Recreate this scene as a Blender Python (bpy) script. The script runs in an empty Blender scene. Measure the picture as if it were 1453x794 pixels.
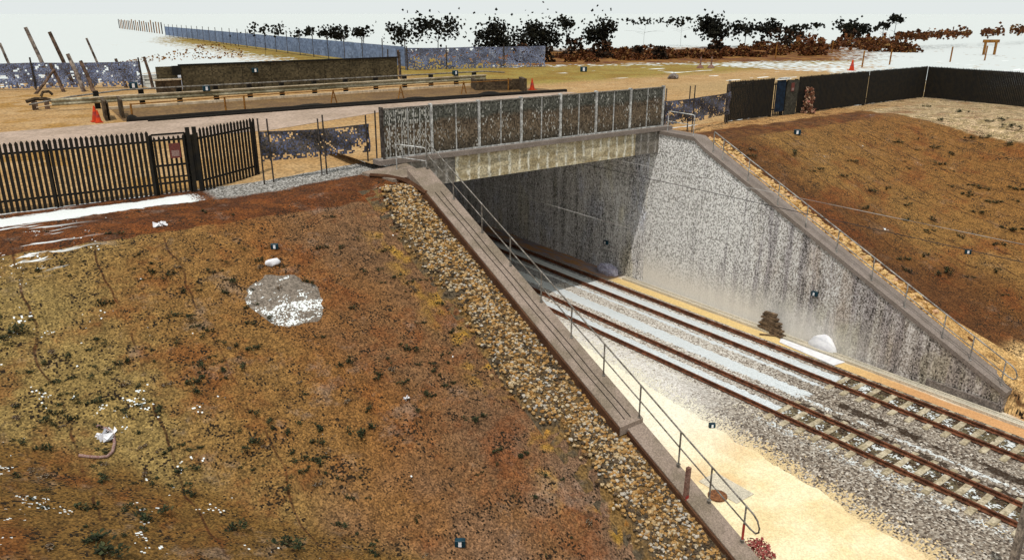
import bpy, bmesh, math, random
from mathutils import Vector, Matrix, noise
R = math.radians
rnd = random.Random(7)
scn = bpy.context.scene
col = scn.collection

# ------------------------------------------------------------------ camera
PW, PH, F, HOR, YAW, H = 1453, 794, 1088.0, 19.0, R(36.6), 13.0
PITCH = math.atan((PH/2 - HOR) / F)
cam_d = bpy.data.cameras.new('camera')
cam = bpy.data.objects.new('camera', cam_d); col.objects.link(cam)
cam.location = (0, 0, H)
cam.rotation_euler = (R(90) - PITCH, 0, -YAW)
cam_d.sensor_width = 36; cam_d.lens = 36 * F / PW
cam_d.clip_start = 0.1; cam_d.clip_end = 9000
scn.camera = cam

def ray(u, v):
    a = (u - PW/2) / F; b = -(v - PH/2) / F
    c, s = math.cos(PITCH), math.sin(PITCH)
    fw = c + b*s; up = -s + b*c
    return Vector((a*math.cos(YAW) + fw*math.sin(YAW), -a*math.sin(YAW) + fw*math.cos(YAW), up))
def at_z(u, v, z):
    r = ray(u, v); t = (z - H) / r.z; return Vector((0, 0, H)) + r*t
def at_y(u, v, y):
    r = ray(u, v); t = y / r.y; return Vector((0, 0, H)) + r*t
def at_surf(u, v, f):                    # march the sight line down to a terrain function
    r = ray(u, v).normalized(); o = Vector((0, 0, H)); t = 6.0
    while t < 200 and (o + r*t).z > f((o + r*t).x, (o + r*t).y): t += 0.5
    lo, hi = t - 0.5, t
    for _ in range(7):
        m_ = (lo + hi)/2; p = o + r*m_
        if p.z <= f(p.x, p.y): hi = m_
        else: lo = m_
    p = o + r*hi
    return Vector((p.x, p.y, f(p.x, p.y)))

# ------------------------------------------------------------------ objects
def tag(o, label=None, cat=None, group=None, kind=None):
    if label: o['label'] = label
    if cat: o['category'] = cat
    if group: o['group'] = group
    if kind: o['kind'] = kind
    return o
def thing(name, label, cat, loc=(0, 0, 0), rz=0.0, group=None):
    o = bpy.data.objects.new(name, None); col.objects.link(o)
    o.empty_display_size = 0.2
    o.location = loc; o.rotation_euler = (0, 0, rz)
    return tag(o, label, cat, group)
def link_mesh(name, me, parent=None, loc=None):
    o = bpy.data.objects.new(name, me); col.objects.link(o)
    if parent: o.parent = parent
    if loc is not None: o.location = loc
    return o
def obj(name, bm, mat, parent=None, smooth=False):
    me = bpy.data.meshes.new(name)
    bmesh.ops.recalc_face_normals(bm, faces=bm.faces[:])
    bm.to_mesh(me); bm.free()
    if smooth:
        for p in me.polygons: p.use_smooth = True
    if mat: me.materials.append(mat)
    return link_mesh(name, me, parent)
def children(o): return list(o.children)
def copy_tree(o, parent=None):
    c = o.copy(); col.objects.link(c)
    if parent: c.parent = parent
    for ch in children(o): copy_tree(ch, c)
    return c

def B(): return bmesh.new()
def box(bm, x0, x1, y0, y1, z0, z1):
    v = [bm.verts.new(p) for p in ((x0,y0,z0),(x1,y0,z0),(x1,y1,z0),(x0,y1,z0),(x0,y0,z1),(x1,y0,z1),(x1,y1,z1),(x0,y1,z1))]
    for f in ((0,3,2,1),(4,5,6,7),(0,1,5,4),(1,2,6,5),(2,3,7,6),(3,0,4,7)): bm.faces.new([v[i] for i in f])
    return bm
def prism(bm, pts, vec):                 # polygon swept along a vector
    vec = Vector(vec)
    a = [bm.verts.new(p) for p in pts]; b = [bm.verts.new(Vector(p) + vec) for p in pts]
    bm.faces.new(a); bm.faces.new(b[::-1])
    n = len(a)
    for i in range(n): bm.faces.new((a[i], a[(i+1) % n], b[(i+1) % n], b[i]))
    return bm
def tube(bm, pts, r, seg=8, r2=None):
    pts = [Vector(p) for p in pts]; rings = []
    for i, p in enumerate(pts):
        d = (pts[min(i+1, len(pts)-1)] - pts[max(i-1, 0)]).normalized()
        up = Vector((0, 0, 1)) if abs(d.z) < 0.95 else Vector((1, 0, 0))
        s = d.cross(up).normalized(); t = s.cross(d)
        rr = r if r2 is None else r + (r2 - r)*i/(len(pts)-1)
        rings.append([bm.verts.new(p + s*rr*math.cos(2*math.pi*k/seg) + t*rr*math.sin(2*math.pi*k/seg)) for k in range(seg)])
    for a, b in zip(rings, rings[1:]):
        for k in range(seg): bm.faces.new((a[k], a[(k+1) % seg], b[(k+1) % seg], b[k]))
    bm.faces.new(rings[0][::-1]); bm.faces.new(rings[-1])
    return bm
def lathe(bm, prof, seg=14, c=(0, 0)):
    rings = [[bm.verts.new((c[0] + r*math.cos(2*math.pi*k/seg), c[1] + r*math.sin(2*math.pi*k/seg), z)) for k in range(seg)] for r, z in prof]
    for a, b in zip(rings, rings[1:]):
        for k in range(seg): bm.faces.new((a[k], a[(k+1) % seg], b[(k+1) % seg], b[k]))
    bm.faces.new(rings[0][::-1]); bm.faces.new(rings[-1])
    return bm
def chip(bm, p, s, rg, flat=0.5):        # one small leaf clump: two crossed quads
    for _ in range(2):
        a = Vector((rg.uniform(-1,1), rg.uniform(-1,1), rg.uniform(-1,1))).normalized()
        b = a.cross(Vector((rg.uniform(-1,1), rg.uniform(-1,1), rg.uniform(-1,1)))).normalized()
        a *= s; b *= s*rg.uniform(0.5, 1)
        bm.faces.new([bm.verts.new(p + q) for q in (-a-b*.6, a-b, a*.8+b, -a*.7+b)])
def grid(name, xs, ys, zf, mat, cell=None, parent=None, smooth=True):
    bm = B(); V = {}
    for i, x in enumerate(xs):
        for j, y in enumerate(ys): V[i, j] = bm.verts.new((x, y, zf(x, y)))
    for i in range(len(xs)-1):
        for j in range(len(ys)-1):
            if cell and not cell((xs[i]+xs[i+1])/2, (ys[j]+ys[j+1])/2): continue
            bm.faces.new((V[i,j], V[i+1,j], V[i+1,j+1], V[i,j+1]))
    bmesh.ops.delete(bm, geom=[v for v in bm.verts if not v.link_faces], context='VERTS')
    return obj(name, bm, mat, parent, smooth)
def span(a, b, step):
    n = max(1, int(round((b-a)/step))); return [a + (b-a)*i/n for i in range(n+1)]

# ------------------------------------------------------------------ materials
class N:
    def __init__(s, name, rough=0.9, metal=0.0, spec=0.15):
        s.m = bpy.data.materials.new(name); s.m.use_nodes = True
        s.t = s.m.node_tree; s.b = s.t.nodes['Principled BSDF']
        s.b.inputs['Roughness'].default_value = rough; s.b.inputs['Metallic'].default_value = metal
        s.b.inputs['Specular IOR Level'].default_value = spec
        s.pos = s.n('ShaderNodeNewGeometry').outputs['Position']
    def n(s, t, **kw):
        x = s.t.nodes.new(t)
        for k, v in kw.items(): setattr(x, k, v)
        return x
    def put(s, sock, v):
        if isinstance(v, bpy.types.NodeSocket): s.t.links.new(v, sock)
        elif isinstance(v, (tuple, list)) and len(v) == 3 and sock.type == 'RGBA': sock.default_value = (*v, 1)
        else: sock.default_value = v
    def math(s, op, a, b=0.0, c=0.0):
        x = s.n('ShaderNodeMath', operation=op)
        for i, q in enumerate((a, b, c)): s.put(x.inputs[i], q)
        return x.outputs[0]
    def vm(s, op, a, b):
        x = s.n('ShaderNodeVectorMath', operation=op); s.put(x.inputs[0], a); s.put(x.inputs[1], b); return x.outputs[0]
    def xyz(s, v=None):
        x = s.n('ShaderNodeSeparateXYZ'); s.put(x.inputs[0], v or s.pos); return x.outputs
    def noise(s, scale, detail=3, stretch=None, rough=0.55, dist=0.0):
        x = s.n('ShaderNodeTexNoise'); v = s.vm('MULTIPLY', s.pos, stretch) if stretch else s.pos
        s.put(x.inputs['Vector'], v); x.inputs['Scale'].default_value = scale; x.inputs['Detail'].default_value = detail
        x.inputs['Roughness'].default_value = rough; x.inputs['Distortion'].default_value = dist
        return x.outputs['Fac']
    def white(s, cell):
        v = s.vm('ADD', s.pos, (0.0137, 0.0171, 0.0113))
        v = s.vm('DIVIDE', v, cell); v = s.vm('FLOOR', v, (0, 0, 0))
        x = s.n('ShaderNodeTexWhiteNoise', noise_dimensions='3D'); s.put(x.inputs[0], v); return x.outputs['Value']
    def voro(s, scale, out='Color', stretch=None):
        x = s.n('ShaderNodeTexVoronoi'); v = s.vm('MULTIPLY', s.pos, stretch) if stretch else s.pos
        s.put(x.inputs['Vector'], v); x.inputs['Scale'].default_value = scale; return x.outputs[out]
    def ramp(s, f, stops, interp='LINEAR'):
        x = s.n('ShaderNodeValToRGB'); s.put(x.inputs[0], f); r = x.color_ramp; r.interpolation = interp
        while len(r.elements) < len(stops): r.elements.new(0.5)
        for e, (p, c) in zip(r.elements, stops):
            e.position = p; e.color = (*c, 1) if isinstance(c, tuple) else (c, c, c, 1)
        return x.outputs[0]
    def mix(s, f, a, b, mode='MIX'):
        x = s.n('ShaderNodeMix', data_type='RGBA', blend_type=mode)
        s.put(x.inputs[0], f); s.put(x.inputs[6], a); s.put(x.inputs[7], b); return x.outputs[2]
    def step(s, v, a, b):                # smooth 0..1 between a and b
        x = s.n('ShaderNodeMapRange', interpolation_type='SMOOTHSTEP'); s.put(x.inputs[0], v)
        x.inputs[1].default_value = a; x.inputs[2].default_value = b; return x.outputs[0]
    def grain(s, c, cell, lo, hi):       # per-cell brightness jitter
        w = s.math('MULTIPLY_ADD', s.white(cell), hi - lo, lo)
        return s.vm('SCALE', c, (0, 0, 0)) if False else s.mul(c, w)
    def mul(s, c, f):
        x = s.n('ShaderNodeVectorMath', operation='SCALE'); s.put(x.inputs[0], c); s.put(x.inputs[3], f); return x.outputs[0]
    def out(s, c, bump=None, bstr=0.4, bdist=0.05):
        s.put(s.b.inputs['Base Color'], c)
        if bump is not None:
            x = s.n('ShaderNodeBump'); x.inputs['Strength'].default_value = bstr; x.inputs['Distance'].default_value = bdist
            s.put(x.inputs['Height'], bump); s.t.links.new(x.outputs[0], s.b.inputs['Normal'])
        return s.m
def simple(name, a, b=None, scale=6, cell=None, lo=0.6, hi=1.4, rough=0.85, metal=0.0):
    n = N(name, rough, metal)
    c = n.mix(n.step(n.noise(scale, 3), 0.35, 0.65), a, b or tuple(q*0.65 for q in a))
    if cell: c = n.grain(c, cell, lo, hi)
    return n.out(c)

WHITE = (0.66, 0.69, 0.69)
ICE = (0.635, 0.675, 0.695)

def slope_mat(name, left):
    n = N(name)
    X, Y, Z = n.xyz()
    big = n.noise(0.16, 4, dist=0.6); mid = n.noise(1.3, 5, rough=0.65); fine = n.noise(9, 4, rough=0.75)
    if left:
        gx = n.math('ADD', n.math('MULTIPLY', X, 0.085), n.math('MULTIPLY', n.math('SUBTRACT', big, 0.5), 1.1))
        c = n.ramp(gx, [(0.10, (0.168, 0.113, 0.038)), (0.40, (0.152, 0.081, 0.024)), (0.66, (0.145, 0.064, 0.018)), (0.95, (0.118, 0.062, 0.029))])
        # lower, duller ground towards the toe
        low = n.math('MULTIPLY', n.step(Z, 3.4, 1.6), n.step(n.noise(0.5, 3), 0.3, 0.65))
        c = n.mix(n.math('MULTIPLY', low, 0.75), c, (0.135, 0.082, 0.052))
        # cutting flank: browner mat
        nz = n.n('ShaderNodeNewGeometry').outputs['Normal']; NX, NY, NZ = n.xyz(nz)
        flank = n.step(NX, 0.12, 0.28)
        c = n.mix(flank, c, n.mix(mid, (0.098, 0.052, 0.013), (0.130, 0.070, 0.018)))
        # rust-coloured berm along the fence
        be = n.math('ADD', Y, n.math('MULTIPLY', n.math('SUBTRACT', n.noise(1.6, 2), 0.5), 0.25))
        berm = n.step(be, 23.42, 23.5)
        c = n.mix(berm, c, n.mix(n.step(mid, 0.4, 0.62), (0.060, 0.020, 0.006), (0.115, 0.037, 0.008)))
        yel = n.math('MULTIPLY', n.math('MULTIPLY', n.step(X, 10.0, 11.4), n.step(n.noise(0.9, 3), 0.5, 0.62)), n.step(Z, 7.4, 6.2))
        c = n.mix(n.math('MULTIPLY', yel, 0.9), c, (0.26, 0.145, 0.02))
    else:
        gx = n.math('ADD', n.math('MULTIPLY', n.math('SUBTRACT', X, 30), 0.07), n.math('MULTIPLY', n.math('SUBTRACT', big, 0.5), 0.6))
        c = n.ramp(gx, [(0.03, (0.075, 0.030, 0.009)), (0.17, (0.098, 0.042, 0.011)), (0.34, (0.165, 0.086, 0.024)), (0.9, (0.150, 0.070, 0.018))])
        pale = n.step(n.math('ADD', n.math('ADD', X, n.math('MULTIPLY', Y, -0.05)), n.math('MULTIPLY', n.math('SUBTRACT', n.noise(0.7, 3), 0.5), 1.2)), 45.2, 45.5)
        c = n.mix(pale, c, n.mix(n.step(n.noise(2.2, 5, rough=0.75), 0.35, 0.65), (0.20, 0.145, 0.065), (0.42, 0.31, 0.19)))
        berm = n.math('MULTIPLY', n.step(Y, 24.0, 24.3), n.step(X, 47, 45))
        c = n.mix(berm, c, n.mix(n.step(mid, 0.4, 0.62), (0.07, 0.026, 0.008), (0.12, 0.05, 0.014)))
        path = n.math('MULTIPLY', n.step(n.math('ADD', Y, n.math('MULTIPLY', mid, 0.7)), 26.2, 26.6), n.step(X, 60, 40))
        c = n.mix(path, c, (0.33, 0.185, 0.07))
        toe = n.math('MULTIPLY', n.step(n.math('ADD', X, n.math('MULTIPLY', mid, 1.5)), 32.5, 31.5), n.step(Y, 10.5, 9.5))
        c = n.mix(toe, c, (0.46, 0.30, 0.13))
    # rolled mat seams: dark lines running down the slope
    wob = n.math('MULTIPLY', n.math('SUBTRACT', n.noise(0.45, 2), 0.5), 0.9)
    nrm = n.n('ShaderNodeNewGeometry').outputs['Normal']; NX, NY, NZ = n.xyz(nrm)
    along = X
    fr = n.math('FRACT', n.math('DIVIDE', n.math('ADD', along, wob), 1.9 if left else 1.0))
    line = n.math('SUBTRACT', 1.0, n.step(n.math('ABSOLUTE', n.math('SUBTRACT', fr, 0.5)), 0.006 if left else 0.012, 0.022 if left else 0.05))
    line = n.math('MULTIPLY', line, n.step(n.noise(0.9, 3), 0.34, 0.56))
    if left: line = n.math('MULTIPLY', line, n.step(X, 7.5, 4.0))
    c = n.mix(n.math('MULTIPLY', line, 0.88), c, (0.035, 0.012, 0.004))
    # mottling, dark litter, pixel grain
    c = n.mul(c, n.math('MULTIPLY_ADD', fine, 2.2, -0.08))
    c = n.mul(c, n.math('MULTIPLY_ADD', n.noise(28, 2, rough=0.8), 1.6, 0.2))
    c = n.mix(n.math('MULTIPLY', n.step(n.noise(9.0, 3, rough=0.75), 0.60, 0.72), 0.7), c, (0.030, 0.020, 0.008))
    c = n.mix(n.math('MULTIPLY', n.step(n.noise(0.55, 5, rough=0.7), 0.48, 0.68), 0.62), c, (0.125, 0.036, 0.008))
    c = n.mix(n.math('MULTIPLY', n.step(n.noise(0.8, 5, rough=0.75), 0.54, 0.70), 0.38 if left else 0.2), c, (0.19, 0.145, 0.115))
    c = n.mul(c, n.math('MULTIPLY_ADD', n.noise(2.4, 5, rough=0.75), 1.5, 0.25))
    c = n.grain(c, (0.035, 0.035, 0.5), 0.45, 1.6)
    c = n.mix(n.math('GREATER_THAN', n.math('ADD', n.math('MULTIPLY', n.white((0.045, 0.045, 0.5)), 0.5), n.noise(1.4, 4, rough=0.75)), 0.98), c, (0.016, 0.010, 0.005))
    # bleached specks
    speck = n.white((0.04, 0.04, 0.6))
    if left:
        patch = n.noise(0.85, 4, rough=0.7)
        dens = n.math('MULTIPLY', n.step(patch, 0.50, 0.72), n.math('ADD', n.math('MULTIPLY', n.step(X, 5.2, 0.8), 0.74), 0.17))
        a = n.math('GREATER_THAN', n.math('ADD', speck, n.math('MULTIPLY', n.math('MULTIPLY', dens, dens), 0.75)), 1.012)
        # streaks on the berm near the fence and the bare chalky strip at its foot
        st = n.noise(1.0, 4, stretch=(0.5, 3.2, 1), rough=0.6)
        b_ = n.math('MULTIPLY', n.math('MULTIPLY', n.step(st, 0.565, 0.60), n.step(X, 3.6, 1.2)), n.step(Y, 22.4, 23.2))
        edge = n.math('ADD', n.math('SUBTRACT', Y, n.math('MULTIPLY', X, 0.0)), n.math('MULTIPLY', n.math('SUBTRACT', n.noise(1.4, 5, rough=0.7), 0.5), 0.9))
        strip = n.math('MULTIPLY', n.math('MULTIPLY', n.step(edge, 26.15, 26.3), n.step(edge, 27.5, 27.35)), n.step(n.math('ADD', X, n.math('MULTIPLY', speck, 0.5)), 6.9, 6.7))
        w = n.math('MAXIMUM', n.math('MAXIMUM', a, b_), strip)
        c = n.mix(w, c, WHITE)
        g = n.math('MULTIPLY', n.step(edge, 26.0, 26.3), n.step(X, 6.9, 7.3))
        c = n.mix(g, c, n.ramp(n.white((0.05, 0.05, 0.2)), [(0.1, (0.06, 0.055, 0.05)), (0.55, (0.21, 0.20, 0.18)), (0.95, (0.42, 0.40, 0.38))]))
    else:
        a = n.math('GREATER_THAN', n.math('ADD', n.math('MULTIPLY', speck, 0.5), n.step(n.noise(0.8, 4, rough=0.7), 0.60, 0.80)), 0.95)
        c = n.mix(n.math('MULTIPLY', a, n.step(X, 31, 32)), c, WHITE)
    return n.out(c, n.noise(14, 4, rough=0.7), 0.5, 0.05)

def plateau_mat():
    n = N('plateau_ground')
    X, Y, Z = n.xyz()
    big = n.noise(0.06, 4); mid = n.noise(0.5, 5, rough=0.65)
    c = n.mix(n.step(mid, 0.35, 0.65), (0.30, 0.175, 0.068), (0.35, 0.225, 0.105))
    c = n.mix(n.math('MULTIPLY', n.step(n.noise(0.35, 4), 0.52, 0.6), n.step(X, 12, 4)), c, (0.26, 0.14, 0.035))
    # grassy paddock right of the road
    yj = n.math('ADD', Y, n.math('MULTIPLY', n.math('SUBTRACT', mid, 0.5), 8))
    field = n.math('MULTIPLY', n.step(yj, 47.5, 52), n.step(X, 32, 38))
    c = n.mix(field, c, n.mix(n.step(n.noise(0.25, 4), 0.4, 0.6), (0.19, 0.115, 0.018), (0.22, 0.16, 0.035)))
    tan = n.math('MULTIPLY', n.step(yj, 46, 40), n.step(X, 40, 50))
    c = n.mix(tan, c, (0.30, 0.20, 0.09))
    # rusty scrubland farther out
    d2 = n.math('ADD', n.math('ADD', n.math('MULTIPLY', X, 0.39), n.math('MULTIPLY', Y, 0.92)), n.math('MULTIPLY', n.math('SUBTRACT', mid, 0.5), 9))
    scr = n.math('MULTIPLY', n.step(d2, 82, 86), n.step(X, 50, 54))
    c = n.mix(scr, c, n.mix(n.step(n.noise(0.35, 5, rough=0.75), 0.42, 0.58), (0.085, 0.024, 0.006), (0.20, 0.095, 0.02)))
    # rough verge on the road side
    c = n.mul(c, n.math('MULTIPLY_ADD', n.noise(3.5, 4, rough=0.75), 1.0, 0.5))
    c = n.grain(c, (0.09, 0.09, 0.5), 0.68, 1.3)
    # the far land is bleached to white, breaking up into specks
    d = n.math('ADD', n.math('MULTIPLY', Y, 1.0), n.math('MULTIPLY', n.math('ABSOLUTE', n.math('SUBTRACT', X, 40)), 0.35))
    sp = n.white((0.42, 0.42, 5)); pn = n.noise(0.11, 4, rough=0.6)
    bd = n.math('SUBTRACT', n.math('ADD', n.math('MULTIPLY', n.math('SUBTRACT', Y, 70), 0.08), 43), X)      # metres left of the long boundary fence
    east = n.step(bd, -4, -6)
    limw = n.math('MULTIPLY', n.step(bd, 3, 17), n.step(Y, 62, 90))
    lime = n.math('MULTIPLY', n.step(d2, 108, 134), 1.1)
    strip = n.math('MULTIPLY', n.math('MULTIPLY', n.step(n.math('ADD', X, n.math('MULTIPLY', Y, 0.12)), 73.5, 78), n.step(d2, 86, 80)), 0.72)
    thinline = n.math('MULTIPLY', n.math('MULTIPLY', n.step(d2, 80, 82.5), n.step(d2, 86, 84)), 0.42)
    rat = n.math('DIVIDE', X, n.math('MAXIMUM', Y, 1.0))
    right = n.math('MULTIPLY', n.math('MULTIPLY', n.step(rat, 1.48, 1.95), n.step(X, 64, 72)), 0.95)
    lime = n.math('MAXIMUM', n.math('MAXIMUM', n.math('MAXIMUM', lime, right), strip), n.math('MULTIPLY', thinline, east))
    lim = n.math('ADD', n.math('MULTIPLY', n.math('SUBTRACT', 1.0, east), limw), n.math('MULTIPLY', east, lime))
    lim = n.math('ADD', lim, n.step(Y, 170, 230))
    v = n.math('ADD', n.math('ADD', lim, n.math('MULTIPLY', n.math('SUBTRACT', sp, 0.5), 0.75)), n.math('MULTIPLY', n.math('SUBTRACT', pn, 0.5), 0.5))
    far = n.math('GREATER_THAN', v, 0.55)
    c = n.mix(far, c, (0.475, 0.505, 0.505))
    # a few bleached scrapes in the paddock
    sc = n.math('MULTIPLY', n.step(n.noise(0.5, 3, stretch=(0.35, 1.6, 1)), 0.655, 0.67), n.math('MULTIPLY', n.step(X, 48, 50), n.step(d2, 84, 80)))
    c = n.mix(sc, c, WHITE)
    return n.out(c, n.noise(5, 4, rough=0.7), 0.4, 0.08)

def floor_mat():
    n = N('track_bed')
    X, Y, Z = n.xyz()
    mid = n.noise(0.6, 5, rough=0.6)
    sand = n.mix(n.step(mid, 0.36, 0.62), (0.64, 0.50, 0.28), (0.70, 0.61, 0.40))
    sand = n.mix(n.math('MULTIPLY', n.step(n.noise(0.35, 3), 0.5, 0.6), 0.5), sand, (0.58, 0.36, 0.17))
    sand = n.mix(n.math('MULTIPLY', n.step(Y, 12, 16), 0.8), sand, (0.72, 0.69, 0.58))
    # right strip: orange towards the camera, pale dust near the portal
    rs = n.mix(n.step(Y, 11, 16), (0.50, 0.27, 0.12), (0.62, 0.45, 0.20))
    rs = n.mix(n.step(n.math('ADD', X, n.math('MULTIPLY', mid, 0.4)), 27.72, 27.98), rs, n.mix(n.step(Y, 8.2, 9.2), (0.42, 0.24, 0.10), (0.66, 0.62, 0.52)))
    c = n.mix(n.step(X, 24, 25), sand, rs)
    tun = n.step(Y, 27.3, 28.3)  # bridge shade painted into the sand from the shadow line inward
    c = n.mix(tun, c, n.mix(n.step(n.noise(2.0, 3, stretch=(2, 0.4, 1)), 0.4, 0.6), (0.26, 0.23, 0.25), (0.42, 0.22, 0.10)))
    c = n.mul(c, n.math('MULTIPLY_ADD', n.noise(6, 4, rough=0.75), 0.5, 0.75))
    c = n.grain(c, (0.04, 0.04, 0.5), 0.86, 1.14)
    return n.out(c, n.noise(10, 4, rough=0.7), 0.3, 0.04)

def ballast_mat():
    n = N('ballast')
    X, Y, Z = n.xyz()
    cell = n.voro(17.0)
    cs = n.n('ShaderNodeSeparateColor'); n.put(cs.inputs[0], cell)
    v = cs.outputs[0]; v2 = cs.outputs[1]
    c = n.ramp(v, [(0.0, (0.045, 0.033, 0.027)), (0.25, (0.15, 0.115, 0.088)), (0.6, (0.27, 0.225, 0.18)), (0.85, (0.40, 0.35, 0.29)), (1.0, (0.60, 0.55, 0.48))])
    c = n.mul(c, n.math('MULTIPLY_ADD', v2, 0.5, 0.75))
    wob = n.math('MULTIPLY', n.math('SUBTRACT', n.noise(4, 3, rough=0.75), 0.5), 0.42)
    XW = n.math('ADD', X, wob)
    YW = n.math('ADD', Y, n.math('MULTIPLY', wob, 1.5))
    # dusty stretch from mid-way to the portal
    dust = n.step(n.math('ADD', Y, n.math('MULTIPLY', n.math('SUBTRACT', n.noise(0.8, 4), 0.5), 6)), 12.5, 18.5)
    dl = n.ramp(v, [(0.0, (0.40, 0.35, 0.29)), (0.18, (0.66, 0.62, 0.57)), (1.0, (0.78, 0.76, 0.73))])
    dm = n.ramp(v, [(0.0, (0.13, 0.10, 0.075)), (0.22, (0.36, 0.31, 0.26)), (0.6, (0.58, 0.54, 0.48)), (1.0, (0.78, 0.75, 0.71))])
    c = n.mix(n.math('MULTIPLY', dust, 0.92), c, n.mix(n.step(X, 20.9, 21.3), dl, dm))
    # oil-dark, leafy bed between the sleepers near the camera
    def band(x, a, b, e=0.03):
        return n.math('MULTIPLY', n.step(x, a-e, a+e), n.step(x, b+e, b-e))
    near = n.step(YW, 13.9, 13.6)
    four = n.math('MAXIMUM', band(X, 21.45, 22.45, 0.08), band(X, 25.1, 26.2, 0.08))
    dk = n.mix(n.step(n.noise(3.2, 4, rough=0.7), 0.42, 0.6), (0.045, 0.024, 0.010), (0.13, 0.105, 0.055))
    c = n.mix(n.math('MULTIPLY', n.math('MULTIPLY', four, near), 0.9), c, n.mul(dk, n.math('MULTIPLY_ADD', v, 1.2, 0.4)))
    ditch = n.math('MULTIPLY', n.math('MAXIMUM', band(XW, 22.85, 23.05), band(XW, 23.6, 24.0, 0.05)), near)
    ditch = n.math('MULTIPLY', ditch, n.step(n.noise(1.6, 3), 0.42, 0.5))
    c = n.mix(n.math('MULTIPLY', ditch, 0.9), c, (0.028, 0.014, 0.006))
    c = n.mix(n.math('MULTIPLY', n.math('MULTIPLY', band(X, 26.3, 27.2, 0.1), 0.5), n.step(v2, 0.3, 0.5)), c, (0.07, 0.055, 0.035))
    # inside the underpass: bridge shade painted into the stones
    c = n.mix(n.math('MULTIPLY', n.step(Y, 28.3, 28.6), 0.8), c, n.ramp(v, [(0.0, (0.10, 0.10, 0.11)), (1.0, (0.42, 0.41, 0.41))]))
    sandc = n.mix(n.step(Y, 12, 16), (0.62, 0.47, 0.26), (0.72, 0.68, 0.56))
    ed = n.math('ADD', n.math('ADD', Z, n.math('MULTIPLY', n.math('SUBTRACT', n.white((0.05, 0.05, 1.0)), 0.5), 0.20)), n.math('MULTIPLY', n.math('SUBTRACT', n.noise(1.5, 4, rough=0.7), 0.5), 0.22))
    c = n.mix(n.math('MULTIPLY', n.step(ed, -0.25, -0.27), n.step(X, 22, 21.5)), c, sandc)
    # bleached bands
    cut = n.step(n.math('ADD', YW, n.math('MULTIPLY', n.math('SUBTRACT', n.noise(1.4, 4, rough=0.7), 0.5), 1.6)), 13.7, 13.85)
    w = band(XW, 25.42, 25.92)
    w = n.math('MAXIMUM', w, band(XW, 24.58, 24.78))
    w = n.math('MAXIMUM', w, band(XW, 23.12, 23.80))
    w = n.math('MAXIMUM', w, band(XW, 22.62, 22.78))
    w = n.math('MAXIMUM', w, band(XW, 21.66, 22.10))
    w = n.math('MULTIPLY', w, cut)
    c = n.mix(w, c, n.mix(n.step(Y, 27, 29), ICE, WHITE))
    fl = n.math('MULTIPLY', n.math('MAXIMUM', n.math('MAXIMUM', band(XW, 23.18, 23.34), band(X, 20.6, 21.2, 0.2)), four), near)
    fl = n.math('MULTIPLY', fl, n.math('GREATER_THAN', n.math('ADD', n.noise(2.6, 4, rough=0.75), n.math('MULTIPLY', n.white((0.06, 0.06, 0.5)), 0.22)), 0.69))
    thin = n.math('MULTIPLY', n.math('MULTIPLY', band(n.math('ADD', XW, wob), 23.2, 23.3, 0.02), near), n.step(n.noise(1.7, 3), 0.46, 0.5))
    c = n.mix(n.math('MAXIMUM', fl, thin), c, WHITE)
    return n.out(c, n.math('SUBTRACT', 1.0, n.voro(17.0, 'Distance')), 0.9, 0.07)

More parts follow.
